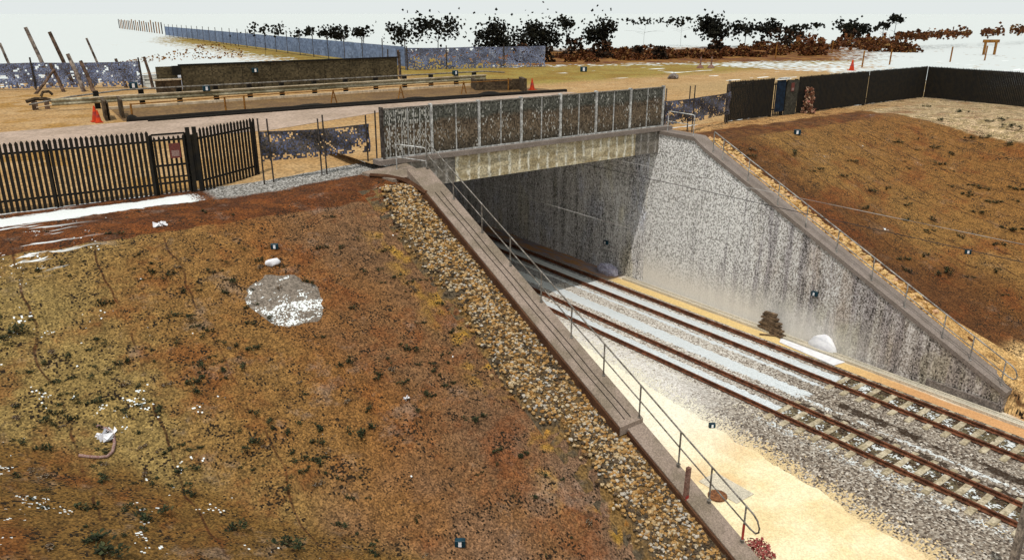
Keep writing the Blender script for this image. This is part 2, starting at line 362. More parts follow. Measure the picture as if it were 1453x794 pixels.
def wall_mat(name, lit=True):
    n = N(name)
    X, Y, Z = n.xyz()
    sp = n.white((0.5, 0.042, 0.055)) ; sp2 = n.white((0.5, 0.045, 0.26))
    st = n.noise(1.0, 4, stretch=(1, 2.6, 0.16), rough=0.65)
    v = n.math('ADD', n.math('MULTIPLY', sp, 0.62), n.math('ADD', n.math('MULTIPLY', sp2, 0.20), n.math('MULTIPLY', n.math('SUBTRACT', st, 0.5), 0.85)))
    v = n.math('ADD', v, n.math('MULTIPLY', n.math('SUBTRACT', n.noise(0.33, 4), 0.5), 0.55))
    if lit:
        c = n.ramp(v, [(0.04, (0.08, 0.07, 0.06)), (0.24, (0.25, 0.22, 0.20)), (0.48, (0.42, 0.385, 0.36)), (0.68, (0.60, 0.58, 0.565)), (0.92, (0.76, 0.75, 0.74))])
        # rusty and mossy water stains
        c = n.mix(n.math('MULTIPLY', n.step(n.noise(0.5, 4, stretch=(1, 1.6, 0.6)), 0.5, 0.66), 0.45), c, n.mul((0.5, 0.33, 0.20), v))
        c = n.mix(n.math('MULTIPLY', n.math('MULTIPLY', n.step(n.noise(0.7, 3), 0.48, 0.6), n.step(Z, 2.2, 0.6)), 0.5), c, n.mul((0.42, 0.38, 0.16), v))
        # whiter render high up by the portal, dust splash along the foot
        up = n.math('MULTIPLY', n.step(n.math('ADD', Y, n.math('MULTIPLY', Z, 0.15)), 16.0, 22.5), 0.86)
        c = n.mix(up, c, n.mix(n.step(sp, 0.30, 0.50), (0.30, 0.29, 0.275), (0.80, 0.79, 0.785)))
        c = n.mix(n.math('MULTIPLY', n.math('MULTIPLY', n.step(n.noise(1.0, 4, stretch=(1, 1.8, 0.1), rough=0.7), 0.46, 0.60), n.step(Y, 25.5, 20)), 0.6), c, n.mul((0.40, 0.35, 0.385), v))
        c = n.mix(n.math('MULTIPLY', n.step(Y, 16, 10), 0.45), c, n.mul((0.62, 0.52, 0.45), v))
        ft = n.math('MULTIPLY', n.step(n.math('ADD', Z, n.math('MULTIPLY', n.math('SUBTRACT', n.noise(2.5, 3), 0.5), 0.9)), 1.9, -0.05), n.step(Y, 12, 18))
        c = n.mix(n.math('MULTIPLY', ft, 0.85), c, (0.74, 0.71, 0.66))
    else:
        c = n.ramp(v, [(0.08, (0.08, 0.08, 0.08)), (0.32, (0.42, 0.40, 0.385)), (0.58, (0.66, 0.64, 0.63)), (0.85, (0.88, 0.88, 0.89))])
        c = n.mix(n.math('MULTIPLY', n.step(n.noise(0.5, 3, stretch=(1, 1, 0.5)), 0.52, 0.66), 0.35), c, n.mul((0.9, 0.98, 1.3), v))
        c = n.mix(n.math('MULTIPLY', n.step(n.noise(0.6, 3, stretch=(1, 1.3, 0.4)), 0.54, 0.64), 0.35), c, n.mul((1.0, 0.9, 0.55), v))
    return n.out(c, st, 0.2, 0.03)

def fascia_mat(name, a, b, dark):
    n = N(name)
    X, Y, Z = n.xyz()
    # run-off drips repeating along the cast edge beam
    fx = n.math('FRACT', n.math('ADD', n.math('DIVIDE', X, 0.52), n.math('MULTIPLY', n.noise(1.5, 2), 0.5)))
    tri = n.math('ABSOLUTE', n.math('SUBTRACT', fx, 0.5))
    dr = n.math('MULTIPLY', n.step(tri, 0.30, 0.48), n.step(n.noise(3, 3), 0.35, 0.55))
    c = n.mix(n.step(n.noise(1.2, 4, stretch=(1, 1, 3)), 0.4, 0.62), a, b)
    c = n.mix(n.math('MULTIPLY', n.step(n.noise(1.3, 4, stretch=(0.8, 1, 5)), 0.54, 0.64), 0.6), c, tuple(q*0.5 for q in a))
    c = n.mix(n.math('MULTIPLY', dr, 0.75), c, dark)
    c = n.grain(c, (0.05, 0.5, 0.06), 0.62, 1.3)
    return n.out(c)

def screen_mat(name, brown, white_amt):
    n = N(name)
    X, Y, Z = n.xyz()
    c = n.ramp(n.math('ADD', n.math('MULTIPLY', n.math('SUBTRACT', Z, 7.8), 0.52), n.math('MULTIPLY', n.math('SUBTRACT', n.noise(0.9, 3), 0.5), 0.35)),
               [(0.05, (0.055, 0.046, 0.034)), (0.35, brown), (0.62, (0.080, 0.060, 0.042)), (0.72, (0.060, 0.060, 0.050)), (0.95, (0.085, 0.085, 0.073))])
    c = n.mul(c, n.math('MULTIPLY_ADD', n.noise(7, 4, rough=0.8), 1.4, 0.3))
    c = n.grain(c, (0.05, 0.5, 0.06), 0.4, 1.7)
    s = n.math('ADD', n.math('MULTIPLY', n.white((0.035, 0.5, 0.08)), 0.7), n.math('MULTIPLY', n.noise(3.0, 3, stretch=(1, 1, 0.25)), 0.6))
    c = n.mix(n.step(s, 1.02 - white_amt, 1.12 - white_amt), c, (0.42, 0.41, 0.38))
    return n.out(c)

def cloth_mat(name, pale):
    n = N(name)
    v = n.math('ADD', n.math('MULTIPLY', n.white((0.045, 0.045, 0.05)), 0.5), n.math('MULTIPLY', n.noise(1.1, 4, rough=0.7), 0.75))
    if pale: st = [(0.26, (0.03, 0.026, 0.025)), (0.44, (0.07, 0.06, 0.057)), (0.56, (0.10, 0.095, 0.105)), (0.66, (0.105, 0.135, 0.235)), (0.78, (0.14, 0.185, 0.34)), (0.92, (0.36, 0.38, 0.43))]
    else: st = [(0.30, (0.02, 0.02, 0.022)), (0.5, (0.055, 0.05, 0.05)), (0.66, (0.11, 0.085, 0.06)), (0.78, (0.065, 0.075, 0.13)), (0.95, (0.15, 0.17, 0.27))]
    return n.out(n.ramp(v, st))

def cap_mat(name, a, b):
    n = N(name)
    c = n.mix(n.step(n.noise(1.3, 4, rough=0.6), 0.36, 0.66), a, b)
    c = n.mul(c, n.math('MULTIPLY_ADD', n.noise(18, 3, rough=0.8), 1.0, 0.5))
    c = n.grain(c, (0.03, 0.03, 0.03), 0.78, 1.22)
    return n.out(c, n.noise(25, 3), 0.3, 0.02)

def stone_mat(name, tones):
    n = N(name)
    ri = n.n('ShaderNodeNewGeometry').outputs['Random Per Island']
    c = n.ramp(ri, tones)
    c = n.mul(c, n.math('MULTIPLY_ADD', n.noise(16, 3, rough=0.8), 1.2, 0.4))
    c = n.grain(c, (0.035, 0.035, 0.035), 0.7, 1.3)
    return n.out(c)
def leaf_mat(name, tones):
    n = N(name, 0.8)
    ri = n.n('ShaderNodeNewGeometry').outputs['Random Per Island']
    return n.out(n.ramp(ri, tones))

M = {}
M['slopeL'] = slope_mat('matted_slope_dry_grass', True)
M['slopeR'] = slope_mat('matted_slope_brown', False)
M['plateau'] = plateau_mat(); M['floor'] = floor_mat(); M['ballast'] = ballast_mat()
M['wall'] = wall_mat('speckled_concrete'); M['wall_in'] = wall_mat('brightened_concrete', False)  # underpass copy has raised tones to offset the shade in there
M['fascia'] = fascia_mat('cream_edge_beam', (0.44, 0.38, 0.26), (0.30, 0.24, 0.14), (0.66, 0.64, 0.56))
M['fascia_grey'] = fascia_mat('grey_edge_beam', (0.20, 0.18, 0.155), (0.13, 0.115, 0.095), (0.34, 0.32, 0.30))
M['screen'] = screen_mat('noise_screen_panel', (0.110, 0.082, 0.055), 0.08)
M['screen_w'] = screen_mat('dusty_screen_panel', (0.10, 0.075, 0.05), 0.26)
M['galv'] = simple('galvanised_steel', (0.50, 0.50, 0.49), (0.24, 0.235, 0.225), 5, (0.04, 0.04, 0.05), 0.6, 1.3, 0.6)
M['pipe'] = simple('weathered_pipe', (0.20, 0.185, 0.165), (0.10, 0.085, 0.07), 5, (0.04, 0.04, 0.05), 0.6, 1.3, 0.6)
M['pipe_r'] = simple('pale_pipe', (0.34, 0.33, 0.31), (0.15, 0.14, 0.13), 3, (0.04, 0.04, 0.05), 0.6, 1.3, 0.6)
M['black'] = simple('black_steel', (0.010, 0.009, 0.008), (0.018, 0.014, 0.009), 4, rough=0.75)
M['cap'] = cap_mat('concrete_capping', (0.245, 0.19, 0.155), (0.17, 0.135, 0.10))
M['cap_side'] = cap_mat('painted_shade_concrete', (0.055, 0.024, 0.012), (0.085, 0.040, 0.020))  # dark rust brown paints in the shade on the capping's outer side
M['cap_r'] = cap_mat('grey_brown_capping', (0.20, 0.165, 0.145), (0.165, 0.135, 0.115))
M['rail'] = simple('rusty_rail', (0.15, 0.058, 0.030), (0.075, 0.030, 0.016), 4, (0.05, 0.05, 0.05), 0.6, 1.5)
M['sleeper'] = simple('concrete_sleeper', (0.42, 0.36, 0.26), (0.27, 0.22, 0.14), 4, (0.05, 0.05, 0.05), 0.7, 1.25)
M['cloth'] = cloth_mat('dark_blue_mesh_cloth', False); M['cloth_far'] = cloth_mat('faded_blue_cloth', True); M['cloth_pale'] = simple('pale_blue_cloth', (0.16, 0.21, 0.32), (0.11, 0.15, 0.24), .5, (.4,.4,.2), .7, 1.2)
M['timber'] = simple('weathered_timber', (0.13, 0.085, 0.06), (0.05, 0.032, 0.022), 3, (0.15, 0.15, 0.2), 0.5, 1.5)
M['timber_pale'] = simple('bleached_timber', (0.26, 0.22, 0.19), (0.07, 0.045, 0.035), 2, (0.15, 0.15, 0.2), 0.5, 1.5)
M['ochre'] = simple('ochre_painted_steel', (0.26, 0.12, 0.025), (0.14, 0.055, 0.012), 5)
M['wbeam'] = simple('dusty_guard_rail', (0.36, 0.33, 0.24), (0.20, 0.175, 0.11), 0.8, (0.12, 0.12, 0.08), 0.7, 1.25)
M['orange'] = simple('orange_plastic', (0.52, 0.050, 0.012), (0.35, 0.03, 0.01), 5)
M['redsign'] = simple('red_sign_paint', (0.17, 0.045, 0.035), (0.09, 0.035, 0.03), 30)
M['signpale'] = simple('faded_sign_face', (0.28, 0.20, 0.17), (0.2, 0.1, 0.09), 30)
M['darkwall'] = simple('dark_concrete_screen', (0.075, 0.060, 0.034), (0.045, 0.036, 0.020), 0.6, (0.12, 0.5, 0.1), 0.5, 1.5)
M['darkcap'] = simple('black_coping', (0.012, 0.011, 0.009), None, 3)
M['road'] = simple('dusty_road', (0.34, 0.255, 0.20), (0.27, 0.20, 0.15), 0.5, (0.12, 0.12, 0.5), 0.8, 1.2)
M['verge'] = simple('brown_verge', (0.15, 0.088, 0.034), (0.11, 0.062, 0.026), 0.6, (0.1, 0.1, 0.5), 0.6, 1.4)
M['kerb'] = simple('pale_kerb', (0.46, 0.38, 0.28), (0.36, 0.28, 0.19), 1, (0.12, 0.12, 0.5), 0.8, 1.2)
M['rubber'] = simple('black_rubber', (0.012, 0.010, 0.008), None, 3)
M['teal'] = simple('dark_teal_plastic', (0.006, 0.035, 0.055), (0.004, 0.02, 0.03), 5, rough=0.4)
M['white'] = simple('white_plastic', (0.72, 0.72, 0.74), (0.62, 0.62, 0.66), 4)
M['lilac'] = simple('lilac_white_sheet', (0.55, 0.54, 0.66), (0.40, 0.38, 0.50), 5, (0.05, 0.05, 0.05), 0.7, 1.2)
M['grit'] = None
n = N('grey_grit_with_flecks'); X, Y, Z = n.xyz()
c = n.mix(n.noise(3, 4), (0.12, 0.095, 0.075), (0.20, 0.17, 0.14)); c = n.mul(c, n.math('MULTIPLY_ADD', n.noise(14, 4, rough=.8), 1.5, .25)); c = n.grain(c, (0.04, 0.04, 0.4), 0.6, 1.4)
f = n.math('GREATER_THAN', n.math('ADD', n.math('MULTIPLY', n.white((0.035, 0.035, 0.4)), 0.18), n.math('ADD', n.noise(2.6, 5, stretch=(0.7, 1.6, 1), rough=0.75), n.math('MULTIPLY', n.step(Y, 20.5, 19.4), 0.11))), 0.74)
M['grit'] = n.out(n.mix(f, c, WHITE), n.noise(12, 3), 0.5, 0.05)
M['plank'] = simple('brown_planks', (0.17, 0.115, 0.07), (0.09, 0.06, 0.038), 6, (0.05, 0.05, 0.05), 0.6, 1.4)
M['rustpost'] = simple('rusty_post', (0.20, 0.125, 0.10), (0.15, 0.075, 0.055), 5, (0.03, 0.03, 0.03), 0.6, 1.4)
M['redpaint'] = simple('red_primer', (0.36, 0.05, 0.035), (0.25, 0.03, 0.025), 6)
M['yellow'] = simple('yellow_plate', (0.50, 0.40, 0.01), None, 6)
M['rustlid'] = simple('rusty_lid', (0.20, 0.085, 0.035), (0.12, 0.05, 0.025), 9, (0.03, 0.03, 0.03), 0.6, 1.4)
M['pale_conc'] = cap_mat('pale_concrete', (0.80, 0.79, 0.77), (0.74, 0.73, 0.71))  # very pale so deck and abutment bounce light into the underpass
M['slab'] = cap_mat('grey_slab', (0.44, 0.40, 0.32), (0.52, 0.46, 0.36))
M['stone'] = stone_mat('ochre_pitching_stone', [(0.0, (0.035, 0.026, 0.018)), (0.22, (0.085, 0.058, 0.036)), (0.34, (0.23, 0.115, 0.032)), (0.58, (0.33, 0.195, 0.072)), (0.8, (0.35, 0.265, 0.155)), (1.0, (0.34, 0.315, 0.28))])
M['stone_r'] = stone_mat('sandy_pitching_stone', [(0.0, (0.20, 0.10, 0.03)), (0.3, (0.42, 0.25, 0.09)), (0.7, (0.50, 0.34, 0.15)), (1.0, (0.46, 0.28, 0.16))])
n = N('pitching_mortar'); c = n.mix(n.step(n.noise(2, 4), 0.4, 0.6), (0.06, 0.045, 0.028), (0.13, 0.075, 0.025)); M['mortar'] = n.out(n.grain(c, (0.04, 0.04, 0.5), 0.5, 1.6))
n = N('pitching_mortar_sandy'); c = n.mix(n.step(n.noise(2, 4), 0.4, 0.6), (0.30, 0.17, 0.06), (0.40, 0.25, 0.10)); M['mortar_r'] = n.out(n.grain(c, (0.04, 0.04, 0.5), 0.5, 1.5))
M['weed'] = leaf_mat('dark_weed_leaves', [(0.0, (0.006, 0.008, 0.004)), (0.5, (0.016, 0.022, 0.009)), (1.0, (0.050, 0.055, 0.022))])
M['weed_dry'] = leaf_mat('dry_weed_leaves', [(0.0, (0.045, 0.020, 0.008)), (0.6, (0.10, 0.055, 0.02)), (1.0, (0.26, 0.22, 0.17))])
M['tree'] = leaf_mat('dark_crown_leaves', [(0.0, (0.003, 0.003, 0.002)), (0.7, (0.008, 0.008, 0.004)), (1.0, (0.022, 0.020, 0.010))])
M['bark'] = simple('dark_bark', (0.02, 0.012, 0.008), None, 3)
M['scrub'] = leaf_mat('rusty_scrub_leaves', [(0.0, (0.030, 0.010, 0.004)), (0.5, (0.085, 0.026, 0.007)), (0.85, (0.14, 0.050, 0.012)), (1.0, (0.20, 0.12, 0.04))])
M['scrub_dark'] = leaf_mat('brown_black_scrub_leaves', [(0.0, (0.006, 0.004, 0.002)), (0.6, (0.022, 0.012, 0.006)), (1.0, (0.07, 0.028, 0.010))])
M['redtwig'] = leaf_mat('red_dry_twigs', [(0.0, (0.22, 0.03, 0.03)), (0.5, (0.36, 0.10, 0.09)), (1.0, (0.45, 0.25, 0.20))])
M['pinkplant'] = leaf_mat('pinkish_dry_leaves', [(0.0, (0.20, 0.07, 0.05)), (0.6, (0.30, 0.16, 0.10)), (1.0, (0.36, 0.27, 0.18))])
M['greengate'] = simple('olive_board', (0.050, 0.046, 0.036), (0.032, 0.030, 0.022), 3, (0.06, 0.06, 0.06), 0.6, 1.4)
M['navy'] = simple('navy_plastic', (0.008, 0.020, 0.040), (0.004, 0.008, 0.016), 4)
M['wire'] = simple('dark_wire', (0.04, 0.035, 0.035), None, 3)
M['wire_p'] = simple('pale_wire', (0.12, 0.10, 0.09), (0.36, 0.35, 0.34), 0.35)
M['post'] = simple('dark_fence_post', (0.035, 0.028, 0.022), (0.06, 0.05, 0.045), 3, (0.05, 0.05, 0.08), 0.5, 1.6)
M['mast'] = simple('grey_mast', (0.20, 0.17, 0.15), (0.12, 0.10, 0.09), 4, (0.03, 0.03, 0.05), 0.6, 1.4)
M['bump_wood'] = simple('end_block_boards', (0.075, 0.052, 0.03), (0.045, 0.03, 0.018), 3, (0.1, 0.1, 0.1), 0.5, 1.5)

# ------------------------------------------------------------------ terrain functions
def prof(y): return 0.4734*y - 3.72
def smax(a, b, k):
    h = max(k - abs(a-b), 0)/k; return max(a, b) + h*h*k*0.25
def smin(a, b, k): return -smax(-a, -b, k)
def hum(x, y, a=0.08):
    return a*noise.noise(Vector((x*0.9, y*0.9, 3.1))) + a*0.5*noise.noise(Vector((x*2.6, y*2.6, 1.7)))
def zL(x, y):
    z = smax(0.4734*y - 4.12, 4.34 - 0.403*x, 0.5)
    top = 7.12 + max(0, y-27)*0.0
    if x > 9: top += 0.25*min(1, (x-9)/4)*min(1, max(0, (y-23)/2))
    z = smin(z, top, 0.35); z = smax(z, -0.32, 0.3)
    return z + hum(x, y) * (1 if z < 7 else 0.5)
def zR(x, y):
    z = smax(0.4734*y - 4.15, 0.40*(x - 30.2), 3.2)
    z = smin(z, 7.25, 0.5); z = smax(z, -0.32, 0.3)
    return z + hum(x, y, 0.07)
FLOOR = -0.33
XL, XR = 14.15, 28.15          # faces of the wing walls
YB = 25.9                      # portal plane
XLO = 13.28

grid('left_embankment', span(-60, -8, 4) + span(-7.5, 13.7, 0.3), span(-30, 3, 3) + span(4, 28.0, 0.3), zL, M['slopeL'])['kind'] = 'structure'
grid('right_embankment', [28.32] + span(28.6, 50, 0.35) + span(51, 120, 3), span(-30, 3, 3) + span(4, 28.0, 0.35), lambda x, y: zR(x, y) if x > 28.5 else -.45, M['slopeR'])['kind'] = 'structure'
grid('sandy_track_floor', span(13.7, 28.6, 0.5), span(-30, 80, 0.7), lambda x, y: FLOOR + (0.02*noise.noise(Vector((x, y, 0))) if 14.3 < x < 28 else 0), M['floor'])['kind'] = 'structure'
def zP(x, y):
    z = 7.13 + 0.47*min(1, max(0, (y-28)/8))
    if x > 13: z = 7.25 + 0.35*min(1, max(0, (y-28)/8))
    return z
xs = [-4000, -1000, -300, -100, -60, -20, -5, 0, 3, 6, 9, 12, 13.69, 28.61, 32, 36, 45, 57, 70, 90, 120, 200, 500, 1500, 5000]
ys = [28.0, 29, 30, 32, 34, 36, 38, 42, 50, 60, 80, 100, 140, 200, 400, 1000, 2500, 6000]
grid('ground', xs, ys, zP, M['plateau'], lambda x, y: not (13.69 < x < 28.61 and y < 80))['kind'] = 'structure'
# fill the sides of the terrain beyond the slopes
bm = B(); box(bm, 13.5, 28.8, 80.0, 80.5, -1, 7.5); obj('cutting_end', bm, M['wall_in'])['kind'] = 'structure'

# ballast bed with shoulders
def zB(x, y):
    xl = 19.3 + (y-15)*0.12 if y < 22 else 20.1
    xl = max(17.2, min(20.1, xl))
    xl += .14*noise.noise(Vector((x*.3, y*1.1, 2))) + .12*noise.noise(Vector((x, y*4, 5)))
    a = min(1, max(0, (x - xl)/0.9)); b = min(1, max(0, (27.05 - x)/0.6))
    h = -0.345 + 0.205*min(a, b)
    if 20.75 < x < 23.1 or 24.45 < x < 26.85: h -= 0.035
    return h + (0.028*noise.noise(Vector((x*7, y*7, 0))) + 0.02*noise.noise(Vector((x*15, y*15, 0))))*min(1, 4*min(a, b)+0.1)
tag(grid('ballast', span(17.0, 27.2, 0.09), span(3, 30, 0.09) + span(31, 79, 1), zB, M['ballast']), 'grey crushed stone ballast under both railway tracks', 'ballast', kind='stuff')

# ------------------------------------------------------------------ tracks
def rail_bm(x):
    p = [(-.065,0),(.065,0),(.065,.015),(.012,.035),(.012,.10),(.034,.112),(.034,.14),(-.034,.14),(-.034,.112),(-.012,.10),(-.012,.035),(-.065,.015)]
    return prism(B(), [(x+a, 0, b) for a, b in p], (0, 77, 0))
def sleeper_bm():
    bm = B(); pts = [(-1.0,-.13),(1.0,-.13),(1.0,.0),(.62,.02),(.25,-.02),(-.25,-.02),(-.62,.02),(-1.0,.0)]
    prism(bm, [(a, -.10, b) for a, b in pts], (0, .20, 0))
    bmesh.ops.bevel(bm, geom=bm.edges[:], offset=0.012, segments=1, affect='EDGES')
    return bm
sl_me = None
for xa, xb, lab in ((21.41, 22.47, 'rusty railway track nearer the sandy access strip'), (25.07, 26.17, 'rusty railway track close under the right wing wall')):
    xc = (xa+xb)/2
    t = thing('railway_track', lab, 'railway track', (xc, 3, -0.14), group='railway tracks through the underpass')
    for x in (xa, xb): obj('rail', rail_bm(x-xc), M['rail'], t)
    for k in range(58):
        if sl_me is None:
            so = obj('sleeper', sleeper_bm(), M['sleeper'], t); sl_me = so.data
        else: so = link_mesh('sleeper', sl_me, t)
        so.location = (0, 0.3 + k*0.605, 0.0 if 3.3 + k*0.605 < 13.6 else -0.07)

# ------------------------------------------------------------------ wing walls
def slope_poly(x, y0, y1, off0, zb):     # side outline of a wall whose top follows the batter
    return [(x, y0, zb), (x, y1, zb), (x, y1, prof(y1)+off0), (x, y0, prof(y0)+off0)]
YT = 24.0                                # batter meets the landing
t = thing('wing_wall', 'concrete wing wall left of the tracks with a broad sloping capping', 'retaining wall', (13.7, 16, -0.3))
t_loc = Vector((13.7, 16, -0.3))
def local(bm): bmesh.ops.translate(bm, vec=-t_loc, verts=bm.verts[:]); return bm
bm = B(); prism(bm, [(13.62, 6.0, -1.2), (13.62, YB+.515, -1.2), (13.62, YB+.515, 6.565), (13.62, YB-.01, 6.565), (13.62, YB-.01, 7.3), (13.62, YT-.4, prof(YT-.4)-.22), (13.62, 13.0, prof(13.0)-.3), (13.62, 6.0, prof(6.0)-.3)], (XL-.03-13.62, 0, 0))
obj('wall_face', local(bm), M['wall_in'], t)
bm = B()                                  # upper capping: wide, thick
prism(bm, [(13.28, 12.95, prof(12.95)-.26), (13.28, 12.95, prof(12.95)), (13.28, 22.9, prof(22.9)), (13.28, 24.2, prof(24.0)+.05), (13.28, 24.2, prof(24.0)-.2), (13.28, 22.9, prof(22.9)-.26)], (XL-13.28, 0, 0))
ob = obj('capping', local(bm), M['cap'], t)
bm = B()                                  # lower capping: narrower, a step down
prism(bm, [(13.55, 5.0, prof(5.0)-.40), (13.55, 5.0, prof(5.0)-.12), (13.55, 12.94, prof(12.94)-.12), (13.55, 12.94, prof(12.94)-.40)], (XL-13.55, 0, 0))
obj('capping', local(bm), M['cap'], t)
bm = B()                                  # outer edge, its shaded side coloured dark brown
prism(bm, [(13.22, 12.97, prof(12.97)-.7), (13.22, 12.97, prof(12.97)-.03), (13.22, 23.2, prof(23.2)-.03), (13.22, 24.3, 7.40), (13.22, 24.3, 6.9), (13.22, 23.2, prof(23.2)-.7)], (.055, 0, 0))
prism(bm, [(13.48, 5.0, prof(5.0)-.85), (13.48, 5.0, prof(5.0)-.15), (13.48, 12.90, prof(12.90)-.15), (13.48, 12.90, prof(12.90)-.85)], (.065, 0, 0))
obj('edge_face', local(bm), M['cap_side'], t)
bm = B()                                  # landing at the top by the screen
prism(bm, [(12.75, 24.35, 7.38), (14.12, 24.35, 7.42), (14.12, YB-.02, 7.62), (12.3, YB-.02, 7.45)], (0, 0, -.5))
obj('landing', local(bm), M['cap'], t)
# curved lip from the landing round to the batter
bm = B(); tube(bm, [(12.35, 25.3, 7.42), (12.75, 24.75, 7.42), (13.08, 24.2, 7.35), (13.25, 23.6, 7.2), (13.28, 22.9, prof(22.9)-.05)], 0.085, 6)
obj('edge_lip', local(bm), M['cap_side'], t)

t = thing('wing_wall', 'tall speckled concrete wing wall on the right of the tracks', 'retaining wall', (28.6, 16, -0.3))
t_loc = Vector((28.6, 16, -0.3))
bm = B(); prism(bm, [(XR, 9.0, -.6), (XR, YB+.515, -.6), (XR, YB+.515, 6.565), (XR, YB-.01, 6.565), (XR, YB-.01, 7.45), (XR, 23.6, 7.40), (XR, 23.0, prof(23.0)-.18), (XR, 9.0, prof(9.0)-.18)], (.65, 0, 0))
obj('wall_face', local(bm), M['wall'], t)
bm = B(); prism(bm, [(XR-.06, 8.95, prof(8.95)-.17), (XR-.06, 8.95, prof(8.95)), (XR-.06, 23.05, prof(23.05)), (XR-.06, 23.7, 7.58), (XR-.06, YB-.02, 7.62), (XR-.06, YB-.02, 7.46), (XR-.06, 23.65, 7.41), (XR-.06, 23.05, prof(23.05)-.17)], (.86, 0, 0))
obj('capping', local(bm), M['cap_r'], t)
bm = B(); box(bm, XR-.14, XR-.02, 9.1, 11.6, -.5, .02); obj('footing', local(bm), M['mast'], t)
# cable trough beside the wall
bm = B(); box(bm, 27.62, 27.72, 7.0, 27.4, -.36, -.22); box(bm, 27.92, 28.0, 7.0, 27.4, -.36, -.22); box(bm, 27.73, 27.91, 7.0, 27.4, -.36, -.25)
tag(obj('cable_trough', bm, M['slab']), 'low pale cable trough along the foot of the right wing wall', 'cable trough')

# ------------------------------------------------------------------ bridge
t = thing('road_bridge', 'wide concrete underpass bridge with a cream streaked edge beam', 'bridge', (21, YB, 0))
t_loc = Vector((21, YB, 0))
bm = B(); box(bm, 16.4, 26.55, YB, YB+.5, 6.57, 7.60); obj('edge_beam', local(bm), M['fascia'], t)
bm = B(); box(bm, 14.13, 16.39, YB+.004, YB+.5, 6.57, 7.60); obj('beam_end', local(bm), M['fascia_grey'], t)
bm = B(); box(bm, 26.56, 28.16, YB+.004, YB+.5, 6.57, 7.60); obj('beam_end', local(bm), M['fascia_grey'], t)
bm = B(); box(bm, 13.0, 28.95, YB-.12, YB+.45, 7.62, 7.80); obj('parapet_kerb', local(bm), M['cap_r'], t)
bm = B(); box(bm, 13.72, 28.58, YB+.51, 60, 6.62, 7.585); obj('deck', local(bm), M['pale_conc'], t)
bm = B(); box(bm, XR, 28.75, YB+.52, 60, -.6, 6.60); obj('abutment_wall', local(bm), M['wall_in'], t)
bm = B(); box(bm, 13.6, XL, YB+.52, 60, -.6, 6.60); obj('abutment_wall', local(bm), M['pale_conc'], t)

# road surfaces over the deck
bm = B(); 
for pts, m, nm in (([(-30, 37.2), (13.1, 37.4), (20.6, 40.6), (29, 41.5), (37.5, 42.6), (37.0, 43.6), (20.9, 44.5), (8.6, 44.8), (-2, 44)], 'road', 'road'),
                   ([(8.0, 45.3), (20.9, 45.1), (37, 44.1), (37.5, 46.3), (35.7, 51.5), (8.5, 51.3)], 'verge', 'verge')):
    b2 = B(); prism(b2, [(x, y, 7.606) for x, y in pts], (0, 0, 0.012)); obj(nm, b2, M[m])['kind'] = 'structure'
bm.free()
b2 = B(); prism(b2, [(8.4, 51.3, 7.55), (36.0, 51.9, 7.55), (36.0, 52.15, 7.55), (8.4, 51.6, 7.55)], (0, 0, .2))
tag(obj('kerb', b2, M['kerb']), 'long pale kerb below the guard rail across the bridge', 'kerb')
b2 = B(); box(b2, 13.0, 28.64, YB+.55, 62, 7.587, 7.602); obj('bridge_footway', b2, M['plateau'])['kind'] = 'structure'

# screen along the bridge edge
t = thing('bridge_screen', 'dark panelled noise screen with white posts along the bridge edge', 'screen', (21, YB+.15, 7.8))
t_loc = Vector((21, YB+.15, 7.8))
posts = [13.3, 15.42, 17.65, 19.8, 21.95, 24.05, 26.2, 28.42]
y0 = YB + .15
for i, x in enumerate(posts):
    b = B(); box(b, x-.045, x+.045, y0-.09, y0+.09, 7.80, 9.72); obj('post', local(b), M['post'] if i == 0 else M['galv'], t)
for i, (a, c_) in enumerate(zip(posts, posts[1:])):
    mid = (a+c_)/2 + .02
    for (p, q) in ((a+.06, mid-.03), (mid+.03, c_-.06)):
        b = B()
        # shallow corrugated sheet with a flat border
        nn = 10
        for k in range(nn):
            xa_, xb_ = p+(q-p)*k/nn, p+(q-p)*(k+1)/nn; d = .012 if k % 2 else 0
            box(b, xa_, xb_-.001, y0-.02-d, y0+.02, 7.86, 9.62)
        obj('panel', local(b), M['screen_w'] if i == 0 else M['screen'], t)
    b = B(); box(b, mid-.016, mid+.016, y0-.06, y0+.05, 7.83, 9.64); obj('mullion', local(b), M['galv'], t)
for k in range(7):
    x = 13.55 + k*.26
    b = B(); tube(b, [(x, y0-.08, 7.84), (x+.05, y0-.08, 9.55)], .012, 5); obj('wire_stay', local(b), M['galv'], t)
b = B(); box(b, 13.25, 28.48, y0-.07, y0+.07, 7.802, 7.855); obj('bottom_rail', local(b), M['galv'], t)
b = B(); box(b, 13.25, 28.48, y0-.05, y0+.05, 9.625, 9.67); obj('top_rail', local(b), M['pipe'], t)

